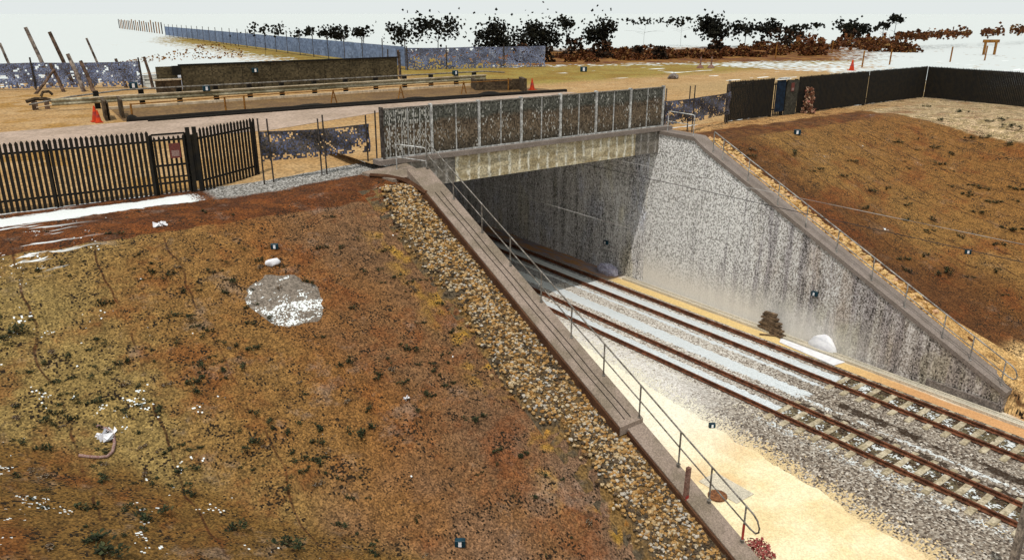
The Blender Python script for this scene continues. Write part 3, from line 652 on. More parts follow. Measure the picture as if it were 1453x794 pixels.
# ------------------------------------------------------------------ handrails
def handrail(label, xs_posts, ys_posts, mat, mat_p, loop, hgt=0.98, grp='tubular handrails down the wing walls', base=lambda y: prof(y), red=False):
    c0 = Vector((xs_posts[0], ys_posts[0], base(ys_posts[0])))
    t = thing('handrail', label, 'handrail', c0, group=grp)
    P = [Vector((x, y, base(y))) - c0 for x, y in zip(xs_posts, ys_posts)]
    up = Vector((0, 0, hgt)); mid = Vector((0, 0, hgt*.52))
    a, b = P[-2], P[-1]; d = (b-a).normalized()
    top = [p + up for p in P]; md = [p + mid for p in P]
    if loop:
        e = b + d*0.42
        pts = top + [b+up+d*.25, b+up+d*.40+Vector((0,0,-.06)), b+d*.48+Vector((0,0,hgt*.80)), b+d*.47+Vector((0,0,hgt*.68)), b+d*.38+Vector((0,0,hgt*.56)), b+mid+d*.2, b+mid]
    else: pts = top
    bm = B(); tube(bm, pts, .024, 7); obj('top_rail', bm, mat, t, True)
    bm = B(); tube(bm, md, .020, 7); obj('mid_rail', bm, mat, t, True)
    for i, p in enumerate(P):
        bm = B(); tube(bm, [p+Vector((0,0,-.13)), p+up], .024, 7); lathe(bm, [(.06, p.z+.0), (.06, p.z+.012)], 10, (p.x, p.y))
        o = obj('post', bm, mat_p, t)
        if red and i == len(P)-1:
            bm = B(); tube(bm, [p+Vector((0,0,-.02)), p+Vector((0,0,.45))], .032, 8); obj('red_sleeve', bm, M['redpaint'], t)
    return t
yl = [24.1, 22.35, 20.61, 19.01, 17.4, 15.94, 14.49, 13.01, 11.51, 10.43, 9.33]
handrail('long weathered two bar handrail down the left wing wall ending in a loop', [14.05]*len(yl), yl, M['pipe'], M['pipe'], True, base=lambda y: prof(y) if y > 13 else prof(y)-.12 + (.1 if y < 12.9 else 0), red=True)
yr = [22.66, 22.09, 20.62, 18.99, 17.54, 16.03, 14.42, 12.99, 11.45, 10.38, 9.24]
handrail('long pale two bar handrail down the right wing wall ending in a loop', [28.28]*len(yr), yr, M['pipe_r'], M['pipe_r'], True, hgt=.92)
# short landing rails at the two top ends
def guard_loop(label, p0, p1, h):
    p0, p1 = Vector(p0), Vector(p1); d = p1-p0
    t = thing('landing_rail', label, 'handrail', p0, group='short rails at the bridge corners')
    bm = B(); tube(bm, [(0,0,h*.5), (0,0,h*.95), d*.06+Vector((0,0,h)), d*.94+Vector((0,0,h)), d+Vector((0,0,h*.95)), d+Vector((0,0,h*.5))], .022, 7); obj('top_rail', bm, M['galv'], t, True)
    bm = B(); tube(bm, [(0,0,h*.5), d+Vector((0,0,h*.5))], .018, 6); obj('mid_rail', bm, M['galv'], t)
    for q in (Vector((0,0,0)), d):
        bm = B(); tube(bm, [q, q+Vector((0,0,h))], .022, 7); obj('post', bm, M['galv'], t)
guard_loop('short galvanised landing rail where the left handrail meets the screen', (13.45, 25.3, 7.5), (14.05, 24.15, 7.45), .95)
guard_loop('short galvanised landing rail at the right foot of the screen', (28.35, 25.55, 7.62), (28.3, 23.9, 7.6), .95)
# handrail shadow lines on the left capping, modelled as two thin dark strips
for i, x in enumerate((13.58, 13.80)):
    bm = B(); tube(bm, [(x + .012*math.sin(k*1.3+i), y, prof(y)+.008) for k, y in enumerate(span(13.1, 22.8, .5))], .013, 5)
    tag(obj('cable', bm, M['rubber']), ('thin dark strip modelled as handrail shadow on the left capping, the one nearer the stones', 'thin dark strip modelled as handrail shadow on the left capping, the one nearer the handrail')[i], 'cable')  # named cable, but stands in for the handrail's shadow lines

# ------------------------------------------------------------------ stone pitching
_t = B(); bmesh.ops.create_icosphere(_t, subdivisions=1, radius=1)
_t.verts.ensure_lookup_table()
ICO_V = [v.co.copy() for v in _t.verts]; ICO_F = [[v.index for v in f.verts] for f in _t.faces]; _t.free()
def pitching(name, label, x0f, x1f, y0, y1, zf, m, mm, count, smin_, smax_, seed):
    rg = random.Random(seed); vs_, fs_ = [], []
    for _ in range(count):
        y = rg.uniform(y0, y1); x = rg.uniform(x0f(y) + rg.gauss(0, .18), x1f(y)); s = smin_ + (smax_ - smin_)*rg.random()**1.4
        mt = Matrix.Translation((x, y, zf(x, y))) @ Matrix.Rotation(rg.uniform(0, 6.3), 4, 'Z') @ Matrix.Diagonal((s, s*rg.uniform(.6, 1), s*rg.uniform(.45, .75), 1))
        k = len(vs_)
        vs_ += [mt @ v + Vector((rg.uniform(-1,1), rg.uniform(-1,1), rg.uniform(-1,1)))*s*.22 for v in ICO_V]
        fs_ += [[k+i for i in f] for f in ICO_F]
    me = bpy.data.meshes.new(name); me.from_pydata(vs_, [], fs_); me.materials.append(m)
    tag(link_mesh(name, me), label, 'stone pitching', kind='stuff')
edgeL = lambda y: 11.55 + (0.35 if y < 14 else 0) + .18*math.sin(y*1.1) + (max(0, y-20))*.12
zpl = lambda x, y: min(0.4734*y - 4.0, 7.2 if x > 12 else 7.1)
grid('pitching_bed', span(11.3, 13.6, .25), span(6, 24.2, .3), lambda x, y: max(zL(x, y), zpl(x, y) - .02 if x > edgeL(y) else -9) + .0, M['mortar'])['kind'] = 'structure'
pitching('stone_pitching', 'ochre and grey stones set down the slope beside the left wing wall', edgeL, lambda y: 13.22 if y > 12.9 else 13.45, 6, 24.5, zpl, M['stone'], None, 8000, .028, .082, 3)
zpr = lambda x, y: min(0.4734*y - 4.0, 7.3)
grid('pitching_bed', span(28.7, 30.3, .25), span(6, 24.0, .3), lambda x, y: max(zR(x, y) + .01, zpr(x, y) - .02 - max(0, x-30.0)), M['mortar_r'])['kind'] = 'structure'
pitching('stone_pitching', 'sandy yellow stones set down the slope behind the right handrail', lambda y: 28.95, lambda y: 30.15 + .12*math.sin(y*2), 6, 24.0, zpr, M['stone_r'], None, 1500, .07, .17, 5)

# ------------------------------------------------------------------ palisade fences
def pale_mesh(h, w):
    b = B()
    pts = [(-w/2, 0, 0), (w/2, 0, 0), (w/2, 0, h-.12), (w*.55, 0, h-.08), (0, 0, h), (-w*.55, 0, h-.08), (-w/2, 0, h-.12)]
    prism(b, pts, (0, .03, 0))
    prism(b, [(-w*.18, .03, 0), (w*.18, .03, 0), (w*.18, .03, h-.1), (-w*.18, .03, h-.1)], (0, .02, 0))
    me = bpy.data.meshes.new('pale'); bmesh.ops.recalc_face_normals(b, faces=b.faces[:]); b.to_mesh(me); b.free(); me.materials.append(M['black']); return me
PALE = pale_mesh(2.16, .096); WPALE = pale_mesh(2.16, .105); GPALE = pale_mesh(1.95, .075)
def palisade(label, p0, p1, n, grp, posts=(0, 1), pale=None, heavy=.06, name='palisade_fence', cat='fence', z_off=0.03):
    p0, p1 = Vector(p0), Vector(p1); d = p1 - p0; L = math.hypot(d.x, d.y)
    t = thing(name, label, cat, p0, math.atan2(d.y, d.x), grp)
    for k in range(n):
        f = (k + .5)/n
        link_mesh('pale', pale or PALE, t, (L*f, -.04, d.z*f + z_off + rnd.uniform(-.015, .015)))
    for zz in (.35, 1.80):
        b = B(); prism(b, [(0, 0, zz), (0, .05, zz), (0, .05, zz+.06), (0, 0, zz+.06)], (L, 0, d.z)); obj('rail', b, M['black'], t)
    for f in posts:
        x = L*f; b = B(); box(b, x-heavy, x+heavy, .06, .06+2*heavy, d.z*f-.2, d.z*f+2.02); obj('post', b, M['black'], t)
    return t
g = 'black steel palisade fencing'
palisade('black palisade fence running off the left picture edge', (-3.4, 28.22, 7.12), (5.60, 27.78, 7.12), 61, g, (0, .33, .67, 1), None, .035)
tg = palisade('black palisade gate with a small red notice in the left fence', (5.66, 27.78, 7.14), (6.72, 27.70, 7.14), 7, g, (0, 1), GPALE, .035, 'palisade_gate', 'gate')
b = B(); box(b, 0, 1.06, -.02, .02, 2.0, 2.06); obj('cross_bar', b, M['black'], tg)
b = B(); box(b, 0, 1.06, -.02, .02, .55, .60); obj('cross_bar', b, M['black'], tg)
b = B(); box(b, 0, 1.06, -.02, .02, .95, 1.02); obj('cross_bar', b, M['black'], tg)
b = B(); box(b, .50, .84, -.09, -.075, 1.22, 1.72); s = obj('notice', b, M['redsign'], tg)
b = B(); box(b, .55, .79, -.094, -.091, 1.28, 1.48); obj('notice_panel', b, M['signpale'], s)
b = B()
for x in (6.80, 7.02): box(b, x-.06, x+.06, 27.6, 27.72, 6.95, 9.35)
box(b, 6.74, 7.08, 27.64, 27.68, 7.5, 9.1)
tag(obj('gate_post', b, M['black']), 'stout black double gate post right of the red notice', 'gate post')
palisade('short angled black palisade fence right of the double gate post', (7.12, 27.62, 7.12), (9.58, 29.1, 7.14), 17, g, (0, 1))

palisade('black palisade fence between the blue mesh fence and the olive gate', (35.45, 27.6, 7.3), (39.4, 27.6, 7.3), 27, g, (0, 1), WPALE)
tg = palisade('dark olive boarded gate with a small red notice in the right fence', (39.45, 27.6, 7.28), (41.75, 27.6, 7.28), 15, g, (0, .48, 1), GPALE, .07, 'palisade_gate', 'gate')
b = B(); box(b, .12, .98, -.10, -.07, .25, 2.05); obj('blue_cover', b, M['navy'], tg)
b = B(); prism(b, [(1.12, -.10, -.05), (1.55, -.10, -.15), (2.2, -.10, .05), (2.28, -.10, 1.98), (1.12, -.10, 2.05)], (0, .04, 0)); obj('board', b, M['greengate'], tg)
b = B(); box(b, 1.50, 1.80, -.125, -.105, 1.35, 1.85); s = obj('notice', b, M['redsign'], tg)
b = B(); box(b, 1.54, 1.76, -.132, -.128, 1.40, 1.55); obj('notice_panel', b, M['signpale'], s)
b = B(); box(b, .35, 1.2, -.16, .04, 2.10, 2.17); obj('light_hood', b, M['galv'], tg)
palisade('black palisade fence running from the olive gate along the path', (41.8, 27.6, 7.28), (49.8, 27.75, 7.27), 54, g, (0, .33, .67, 1), WPALE)
palisade('black palisade fence stretch ending at the far right corner', (49.85, 27.75, 7.27), (57.8, 27.9, 7.25), 54, g, (0, .33, .67, 1), WPALE)
palisade('black palisade fence turned towards the viewer at the right picture edge', (57.85, 27.85, 7.25), (56.55, 18.6, 7.25), 82, g, (0, .33, .67, 1), PALE, .03)

# blue cloth fences beside the screen
def cloth_fence(label, pts, posts, z0, zt, zc0, zc1, m, grp, name='mesh_fence', pr=.03):
    o = Vector((pts[0][0], pts[0][1], z0)); t = thing(name, label, 'fence', o, group=grp)
    for (x, y) in posts:
        b = B(); tube(b, [Vector((x, y, z0-.2))-o, Vector((x+rnd.uniform(-.03,.03), y, zt+rnd.uniform(-.1,.1)))-o], pr, 7); obj('post', b, M['post'], t)
    for (p, q) in zip(pts, pts[1:]):
        b = B(); Lp = math.hypot(q[0]-p[0], q[1]-p[1]); cs_ = .06 if Lp < 5 else .12
        nn = max(4, int(Lp/cs_)); rows = max(6, int((zc1-zc0)/cs_)); V = []
        for i in range(nn+1):
            f = i/nn; x = p[0]+(q[0]-p[0])*f; y = p[1]+(q[1]-p[1])*f
            V.append([b.verts.new(Vector((x, y + .04*math.sin(x*2.1+j*.4), zc0 + (zc1-zc0)*j/rows - .05*math.sin(f*math.pi)*j/rows))-o) for j in range(rows+1)])
        for i in range(nn):
            for j in range(rows):
                hole = .02 + (.35 if j < rows*.15 else 0) + 1.3*max(0, noise.noise(Vector((i*cs_*2.2, j*cs_*3, p[0]+.37))) - .12)
                if i not in (0, nn-1) and j < rows-1 and rnd.random() < hole: continue
                b.faces.new((V[i][j], V[i+1][j], V[i+1][j+1], V[i][j+1]))
        bmesh.ops.delete(b, geom=[v for v in b.verts if not v.link_faces], context='VERTS')
        bmesh.ops.solidify(b, geom=b.faces[:], thickness=.015)
        obj('cloth', b, m, t)
    return t
gf = 'blue mesh fences'
cloth_fence('dark blue mesh fence between the left palisade and the screen', [(9.15, 27.45), (13.25, 27.0)], [(9.15, 27.4), (9.5, 27.4), (11.27, 27.15), (11.47, 27.15), (13.1, 26.95), (13.45, 26.9)], 7.3, 9.45, 7.95, 9.02, M['cloth'], gf)
cloth_fence('dark blue mesh fence between the screen and the right palisade', [(28.7, 26.3), (32.0, 26.6), (35.3, 27.4)], [(28.9, 26.3), (31.0, 26.3), (31.1, 26.7), (34.9, 27.3), (35.2, 27.4)], 7.35, 9.6, 7.75, 8.95, M['cloth'], gf)
cloth_fence('faded blue cloth fence along the far left yard', [(-8, 74.0), (0, 71.3), (6.5, 68.5), (13.4, 65.6)], [(6.5, 68.4), (13.3, 65.5)], 7.5, 9.9, 7.72, 9.55, M['cloth_far'], gf, pr=.06)
cloth_fence('blue grey cloth fence beyond the right end of the dark wall', [(38.9, 70.2), (46.0, 68.4), (53.4, 66.0)], [(33.2, 60.9), (35.0, 66.5), (39.0, 70.1), (43, 69.1), (49.0, 67.4)], 7.5, 9.9, 7.62, 9.75, M['cloth_far'], gf, pr=.06)
# long pale blue fence running away to the horizon
t = thing('boundary_fence', 'long pale blue boundary fence receding to the horizon', 'fence', (39.0, 70.4, 7.6))
o0 = Vector((39.0, 70.4, 7.6)); far = Vector((58.0, 308, 7.6)); dd = far - o0
b = B(); nrm_ = dd.cross(Vector((0,0,1))).normalized()*.04
f1 = .60
prism(b, [Vector((0,0,.35)), dd*f1+Vector((0,0,.25)), dd*f1+Vector((0,0,2.3)), Vector((0,0,2.25))], nrm_); obj('cloth', b, M['cloth_pale'], t)
for k in range(26):
    p = dd*(f1*k/25); b = B(); tube(b, [p, p+Vector((0,0,2.9))], .06, 5); obj('post', b, M['post'], t)
for k in range(22):
    p = dd*(f1+.02+(1-f1-.02)*k/21); b = B(); box(b, p.x-.11, p.x+.11, p.y-.1, p.y+.1, .4, 3.4+rnd.uniform(-.5,.3)); obj('slat', b, M['ochre'] if k % 3 else M['bark'], t)

# ------------------------------------------------------------------ things on the plateau
# dark wall
t = thing('noise_wall', 'long dark concrete noise wall on the far side of the bridge', 'wall', (13.1, 60.2, 7.6))
t_loc = Vector((13.1, 60.2, 7.6))
L0, L1 = 14.9, 32.5
for k in range(8):
    a = L0 + (L1-L0)*k/8; b = B(); box(b, a+.015, a+(L1-L0)/8-.015, 60.1, 60.3, 7.5, 9.42); obj('panel', local(b), M['darkwall'], t)
b = B(); box(b, L0-.1, L1+.1, 60.05, 60.35, 9.425, 9.53); obj('coping', local(b), M['darkcap'], t)
b = B(); box(b, 13.1, 14.85, 60.12, 60.3, 7.5, 8.45); obj('low_panel', local(b), M['bump_wood'], t)
b = B(); box(b, 13.0, 14.86, 60.0, 60.4, 8.46, 8.56); obj('low_coping', local(b), M['kerb'], t)
b = B(); box(b, 13.3, 14.7, 60.32, 60.5, 8.57, 9.4); obj('back_panel', local(b), M['darkwall'], t)
b = B(); box(b, 14.3, 14.88, 60.0, 60.1, 8.8, 9.45); obj('gate_leaf', local(b), M['darkcap'], t)

# guard rail
t = thing('guard_rail', 'long dusty guard rail on dark posts in front of the dark wall', 'guard rail', (21.7, 52.3, 7.6))
t_loc = Vector((21.7, 52.3, 7.6))
gx = [8.0, 10.51, 12.72, 15.0, 17.2, 19.4, 21.75, 24.1, 26.5, 28.9, 31.2, 33.5, 35.2]
for x in gx:
    b = B(); box(b, x-.14, x+.14, 52.35, 52.6, 7.45, 8.62); obj('post', local(b), M['rubber'], t)
b = B(); w = [(0, 0), (.07, .06), (.07, .12), (0, .17), (0, .23), (.07, .28), (.07, .34), (0, .40), (.03, .40), (.1, .34), (.1, .28), (.03, .23), (.03, .17), (.1, .12), (.1, .06), (.03, 0)]
prism(b, [(5.6, 52.32-p, 7.92+q) for p, q in w], (30.6, 0, .05)); obj('beam', local(b), M['wbeam'], t)
b = B(); tube(b, [(4.6, 53.6, 7.95), (6.6, 52.6, 8.35), (9.5, 52.3, 8.62), (35.8, 51.9, 8.64), (38.0, 52.2, 8.45)], .05, 7); obj('top_rail', local(b), M['pipe'], t)
b = B(); tube(b, [(4.9, 53.2, 7.8), (8.0, 52.1, 8.30), (36.0, 51.9, 8.36)], .035, 6); obj('mid_rail', local(b), M['kerb'], t)
# folded end terminal
t = thing('rail_terminal', 'crumpled brown end terminal of the guard rail at left', 'rail terminal', (5.2, 53.9, 7.6))
b = B(); tube(b, [(-.7, 0, .5), (-.2, .1, .62), (.3, 0, .60), (.7, -.1, .45)], .11, 7); tube(b, [(.1, 0, .75), (.25, .05, 1.0), (.55, 0, 1.02), (.72, 0, .82)], .08, 7); obj('folded_end', b, M['bump_wood'], t)
b = B(); box(b, -.45, -.15, -.12, .12, -.1, .5); box(b, .2, .45, -.12, .12, -.1, .6); obj('stub_post', b, M['timber'], t)
# ochre barrier rail in front
t = thing('trestle_barrier', 'thin ochre barrier rail on A-shaped trestles along the verge', 'barrier', (21, 46.4, 7.6))
t_loc = Vector((21, 46.4, 7.6))
b = B(); tube(b, [(8.5, 45.2, 8.46), (14, 45.9, 8.47), (25, 46.6, 8.42), (34.8, 46.9, 8.34)], .032, 6); obj('rail', local(b), M['ochre'], t)
for x, y in ((8.45, 45.2), (13.53, 45.8), (14.66, 45.9), (20.4, 46.3), (25.35, 46.6), (30.5, 46.8), (34.5, 46.9)):
    b = B()
    if x in (20.4, 25.35, 30.5):
        tube(b, [(x-.22, y, 7.55), (x, y, 8.45)], .04, 6); tube(b, [(x+.22, y, 7.55), (x, y, 8.45)], .04, 6); tube(b, [(x-.12, y, 8.0), (x+.12, y, 8.0)], .03, 6)
    else: tube(b, [(x, y, 7.5), (x, y, 8.5)], .055, 6)
    obj('trestle', local(b), M['ochre'], t)
# black hose and kerb gap along the road
b = B(); tube(b, [(8.3, 44.9, 7.68), (12, 44.95, 7.70), (20.9, 44.75, 7.70), (29, 44.4, 7.69), (37.3, 43.6, 7.68)], .13, 7)
tag(obj('hose', b, M['rubber']), 'thick black rubber hose lying along the road edge, the long one', 'hose')
b = B(); tube(b, [(9.0, 44.3, 7.66), (14, 44.42, 7.67), (20.0, 44.35, 7.67), (30, 44.0, 7.66)], .07, 7)
tag(obj('hose', b, M['rubber']), 'thinner black hose lying just in front of the long one', 'hose')
for x, y, r_, lab in ((8.4, 45.0, .33, 'black rubber heap at the left end of the hose'), (18.2, 45.2, .5, 'low black rubber heap beside the hose, left of the trestles'), (25.6, 45.2, .42, 'low black rubber heap beside the hose under a trestle'), (31.5, 45.2, .40, 'low black rubber heap nearest the right end block')):
    b = B(); r = bmesh.ops.create_icosphere(b, subdivisions=2, radius=1, matrix=Matrix.Translation((x, y, 7.62)) @ Matrix.Diagonal((r_*(2.6 if r_ > .35 else 1), r_*.6, r_*(.5 if r_ > .35 else 1), 1)))
    for v in r['verts']: v.co += Vector((0, 0, .06*noise.noise(v.co*4)))
    tag(obj('rubber_heap', b, M['rubber'], smooth=True), lab, 'heap')
# end blocks
def end_block(label, x, y, boards, rz):
    t = thing('end_block', label, 'barrier block', (x, y, 7.6), rz, 'timber end blocks of the barrier')
    for (a, b0, c0, d0, h) in boards:
        b = B(); box(b, a, b0, c0, d0, -.05, h); bmesh.ops.bevel(b, geom=b.edges[:], offset=.02, segments=1, affect='EDGES'); obj('board', b, M['bump_wood'], t)
    return t
end_block('pair of upright brown boards ending the barrier behind the left cone', 7.25, 45.9, [(0, .14, 0, 2.2, 1.05), (.85, .98, .6, 2.9, 1.0), (.2, .26, .1, 2.0, .95)], -.12)
end_block('long low brown board block ending the barrier beside the right cone', 33.0, 49.3, [(0, 3.4, -1.2, -1.0, .80), (3.25, 3.5, -2.9, -1.1, .95), (0, .2, -1.0, 1.4, .75)], -.45)
# traffic cones
def cone(label, x, y, z, s=1.0):
    t = thing('traffic_cone', label, 'traffic cone', (x, y, z), group='orange traffic cones')
    b = B(); lathe(b, [(.18*s, .04*s), (.03*s, .75*s)], 12); obj('body', b, M['orange'], t)
    b = B(); box(b, -.22*s, .22*s, -.22*s, .22*s, 0, .039*s); obj('base', b, M['orange'], t)
    b = B(); lathe(b, [(.128*s, .30*s), (.090*s, .48*s)], 12); obj('band', b, M['redpaint'], t)
cone('orange traffic cone at the foot of the left upright boards', 6.85, 45.45, 7.61, .85)
cone('orange traffic cone with a dark stain against the left upright boards', 6.8, 45.9, 7.61, 1.1)
cone('orange traffic cone beside the long low brown block', 36.1, 46.1, 7.61, 1.1)
cone('small red cone far behind the right palisade fence', 74.5, 43.4, 7.6, 1.4)
# timber poles in the left yard
def pole(label, bx, by, top, r_, m, grp='leaning timber poles in the left yard'):
    b = B(); p0 = Vector((bx, by, 7.4)); p1 = Vector(top)
    tube(b, [p0, p0.lerp(p1, .5)+Vector((.05, 0, 0)), p1], r_, 8, r_*.8)
    tag(obj('timber_pole', b, M[m]), label, 'pole', grp)
pole('leaning timber pole at the very left picture edge', 5.6, 71, (5.0, 71, 10.9), .11, 'timber_pale')
pole('tallest leaning timber pole in the left yard', 7.9, 71, (6.85, 71, 12.0), .16, 'timber_pale')
pole('red brown leaning timber pole right of the tallest one', 9.4, 71, (8.38, 71, 11.65), .16, 'timber')
pole('thin pale leaning pole standing behind the blue fence', 11.7, 71, (10.85, 71, 11.15), .10, 'timber_pale')
pole('stout pale pole rising just above the blue fence', 9.15, 64.6, (8.55, 65, 10.25), .16, 'timber_pale')
pole('dark upright post in front of the blue fence, right of the stout pale one', 9.75, 64.5, (9.3, 65, 9.75), .15, 'timber')
pole('dark upright post in front of the blue fence, left of the stout pale one', 7.95, 65.3, (7.4, 65.6, 9.6), .13, 'timber')
pole('dark post in front of the blue fence nearest the dark wall', 12.3, 66.2, (11.9, 66.5, 9.75), .13, 'timber')
pole('dark brace leaning sideways against the blue fence', 5.9, 64.9, (7.6, 65.4, 9.2), .11, 'timber')
pole('weathered post at the right end of the blue yard fence', 13.9, 64.8, (13.6, 65, 9.9), .12, 'timber')
pole('dark post standing at the right end of the dark wall', 34.0, 62.5, (33.9, 62.5, 9.95), .14, 'timber')
# paddock objects
for x, y, lab in ((64.9, 54.6, 'thin red brown stake in the paddock, left of its pair'), (65.9, 54.0, 'thin red brown stake in the paddock, right of its pair')):
    t = thing('stake', lab, 'stake', (x, y, 7.6), group='pair of red brown stakes')
    b = B(); tube(b, [(0, 0, 0), (.05, 0, 1.15)], .09, 6); obj('shaft', b, M['redpaint'] if False else M['rustpost'], t)
    b = B(); lathe(b, [(.4, 0), (.3, .2), (.1, .38)], 9); obj('foot', b, M['rustpost'], t)
b = B(); bmesh.ops.create_icosphere(b, subdivisions=2, radius=1, matrix=Matrix.Translation((52.4, 47.0, 7.75)) @ Matrix.Diagonal((.55, .4, .28, 1)))
for v in b.verts: v.co += Vector((noise.noise(v.co*3), noise.noise(v.co*3.3), noise.noise(v.co*2.7)))*.16
tag(obj('rock', b, M['mast']), 'small dark grey rock lying on the tan paddock', 'rock')
t = thing('timber_goal', 'brown timber goal-shaped frame on the white far ground', 'frame', (118, 49, 7.6), -.6)
for x in (-.75, .75):
    b = B(); box(b, x-.12, x+.12, -.12, .12, -.1, 1.6); obj('upright', b, M['ochre'], t)
b = B(); box(b, -1.1, 1.1, -.14, .14, 1.601, 2.0); obj('crossbar', b, M['ochre'], t)
# thin marker posts far right
for i, (u, v0) in enumerate(((1223, 96), (1262, 92), (1100, 84), (1180, 76), (1348, 88), (1397, 86))):
    p = at_z(u, v0, 7.6)
    b = B(); tube(b, [p, p+Vector((.05, 0, 1.7))], .09, 6)
    tag(obj('fence_stake', b, M['ochre']), 'thin ochre stake standing on the pale ground behind the right palisade', 'stake', 'thin stakes beyond the right fence')

# ------------------------------------------------------------------ trees
def tree(label, u, ytop, ybot, wpx, Y, dens, seed, m='tree', base=None):
    rg = random.Random(seed)
    pt, pb = at_y(u, ytop, Y), at_y(u, ybot, Y)
    dist = math.hypot(pt.x, pt.y); rx = wpx/2*dist/F; zc = (pt.z+pb.z)/2; rz_ = (pt.z-pb.z)/2
    x0, z0 = pt.x, 7.55
    t = thing('tree', label, 'tree', (x0, Y, z0), group='dark trees on the skyline')
    b = B(); top = Vector((rx*.1, 0, zc-z0)); tk = .07 if dens > .8 else .02
    tube(b, [(0, 0, 0), (.1, .05, (zc-z0)*.5), top], tk, 6, tk*.6)
    for k in range(5):
        a = k*1.26+rg.uniform(-.3, .3); s = Vector((0, 0, (zc-z0)*rg.uniform(.45, .9)))
        tube(b, [s, s+Vector((math.cos(a)*rx*.45, math.sin(a)*rx*.45, rz_*.4)), s+Vector((math.cos(a)*rx*.8, math.sin(a)*rx*.8, rz_*rg.uniform(.2, .6)))], .025 if dens > .8 else .01, 4, .008)
    obj('trunk', b, M['bark'], t)
    b = B(); nl = max(3, int(5+rx*2.2))
    lobes = [(Vector((rg.uniform(-.8, .8)*rx, rg.uniform(-.8, .8)*rx, rg.uniform(-.55, .6)*rz_)), rg.uniform(.34, .6)) for _ in range(nl)]
    k = 0; cnt = int(dens*(16+rx*rz_*95))
    while k < cnt:
        c0, rr = rg.choice(lobes)
        d = Vector((rg.gauss(0, 1), rg.gauss(0, 1), rg.gauss(0, 1)))*(.5 if rg.random() < .85 else .9)
        p = c0 + Vector((d.x*rx*rr, d.y*rx*rr, d.z*rz_*rr*1.2))
        chip(b, p+Vector((0, 0, zc-z0)), dist*rg.uniform(1.0, 2.2)/F, rg); k += 1
    obj('crown', b, M[m], t)
TR = [(372, 28, 52, 62, 105, .35, 'sparse broken tree farthest left on the skyline'), (430, 33, 55, 34, 105, .8, 'small tree with gappy crown right of the farthest left one'),
      (482, 33, 58, 48, 105, 1.3, 'rounded dark tree left of a smaller round one above the blue fence'), (514, 35, 58, 24, 106, 1.2, 'small round dark tree beside the rounded one'),
      (568, 29, 62, 46, 100, .9, 'loose dark tree left of the tall ragged tree'), (620, 20, 62, 62, 100, 1.1, 'tall ragged dark tree left of the big twin crowns'),
      (713, 24, 76, 66, 92, 1.7, 'big dense dark tree, left of the twin crowns'), (771, 25, 76, 62, 92, 1.6, 'big dense dark tree, right of the twin crowns'),
      (804, 20, 40, 30, 92, 1.3, 'small high crowned tree at the shoulder of the twin crowns'), (851, 22, 66, 44, 90, 1.7, 'lone dark round tree over the rusty scrub'),
      (915, 22, 36, 70, 95, .30, 'wispy sparse tree right of the lone round tree'), (968, 20, 38, 40, 95, .45, 'wispy sparse tree left of the dense round tree'),
      (1015, 18, 56, 46, 86, 1.9, 'dense dark round tree with a clear trunk in mid skyline'), (1060, 24, 52, 50, 86, .9, 'gappy dark tree joined to the dense round tree'),
      (1094, 22, 50, 28, 86, .7, 'small gappy tree right of the joined pair'), (1132, 30, 44, 34, 84, .6, 'low sparse tree over the scrub bank'), (1155, 28, 40, 22, 84, .5, 'tiny broken tree beside the low sparse one'),
      (1211, 24, 54, 36, 82, 1.2, 'small pointed dark tree over the rust coloured bank'), (1255, 27, 44, 14, 82, 1.0, 'thin dark tree right of the pointed one'), (1273, 18, 34, 18, 82, .9, 'thin dark tree farthest right on the skyline')]
for i, (u, a, b_, w, Y, dn, lab) in enumerate(TR): tree(lab, u, a+4, b_, w*.94, Y, dn, 40+i)

# scattered twig birds of dark leaf: loose high canopy bits belong to the wispy trees above
def bush(name, label, p, rx, rz_, m, cnt, seed, s=(.12, .3), grp=None, cat='bush', kind=None):
    rg = random.Random(seed); b = B()
    for _ in range(cnt):
        a = rg.uniform(0, 6.283); rr = math.sqrt(rg.random()); h = rg.random()**1.3
        q = Vector((math.cos(a)*rr*rx*(1-.5*h), math.sin(a)*rr*rx*(1-.5*h), h*rz_))
        chip(b, q, rg.uniform(*s), rg)
    o = obj(name, b, m); o.location = p
    return tag(o, label, cat, grp, kind)
rg = random.Random(11)
labs_sc = 'rust brown scrub bush on the far side of the paddock'
for i in range(100):
    u = rg.uniform(790, 1290); v = 86 - 0.018*(u-790) + rg.uniform(-11, 3) - (0.02*(u-1000) if u > 1000 else 0)
    p = at_z(u, max(58, v), 7.6); p.z = 7.5
    d = math.hypot(p.x, p.y); bush('scrub_bush', labs_sc, p, d*rg.uniform(9, 22)/F, d*rg.uniform(5, 11)/F, M['scrub'], 90, 300+i, (d*.9/F, d*2.2/F), 'rust brown scrub bushes')
for i, (u, v, w, h) in enumerate(((815, 82, 40, 26), (855, 82, 42, 22), (905, 82, 20, 16), (935, 84, 28, 17), (775, 88, 30, 20), (1015, 76, 30, 18), (1100, 66, 60, 24), (1128, 62, 50, 18), (740, 88, 36, 24), (1203, 66, 40, 20))):
    p = at_z(u, v, 7.6); p.z = 7.5; d = math.hypot(p.x, p.y)
    bush('scrub_bush', 'dark brown scrub bush at the foot of the skyline trees', p, d*w/2/F, d*h/F, M['scrub_dark'], 170, 400+i, (d*1.2/F, d*2.6/F), 'dark brown scrub bushes')
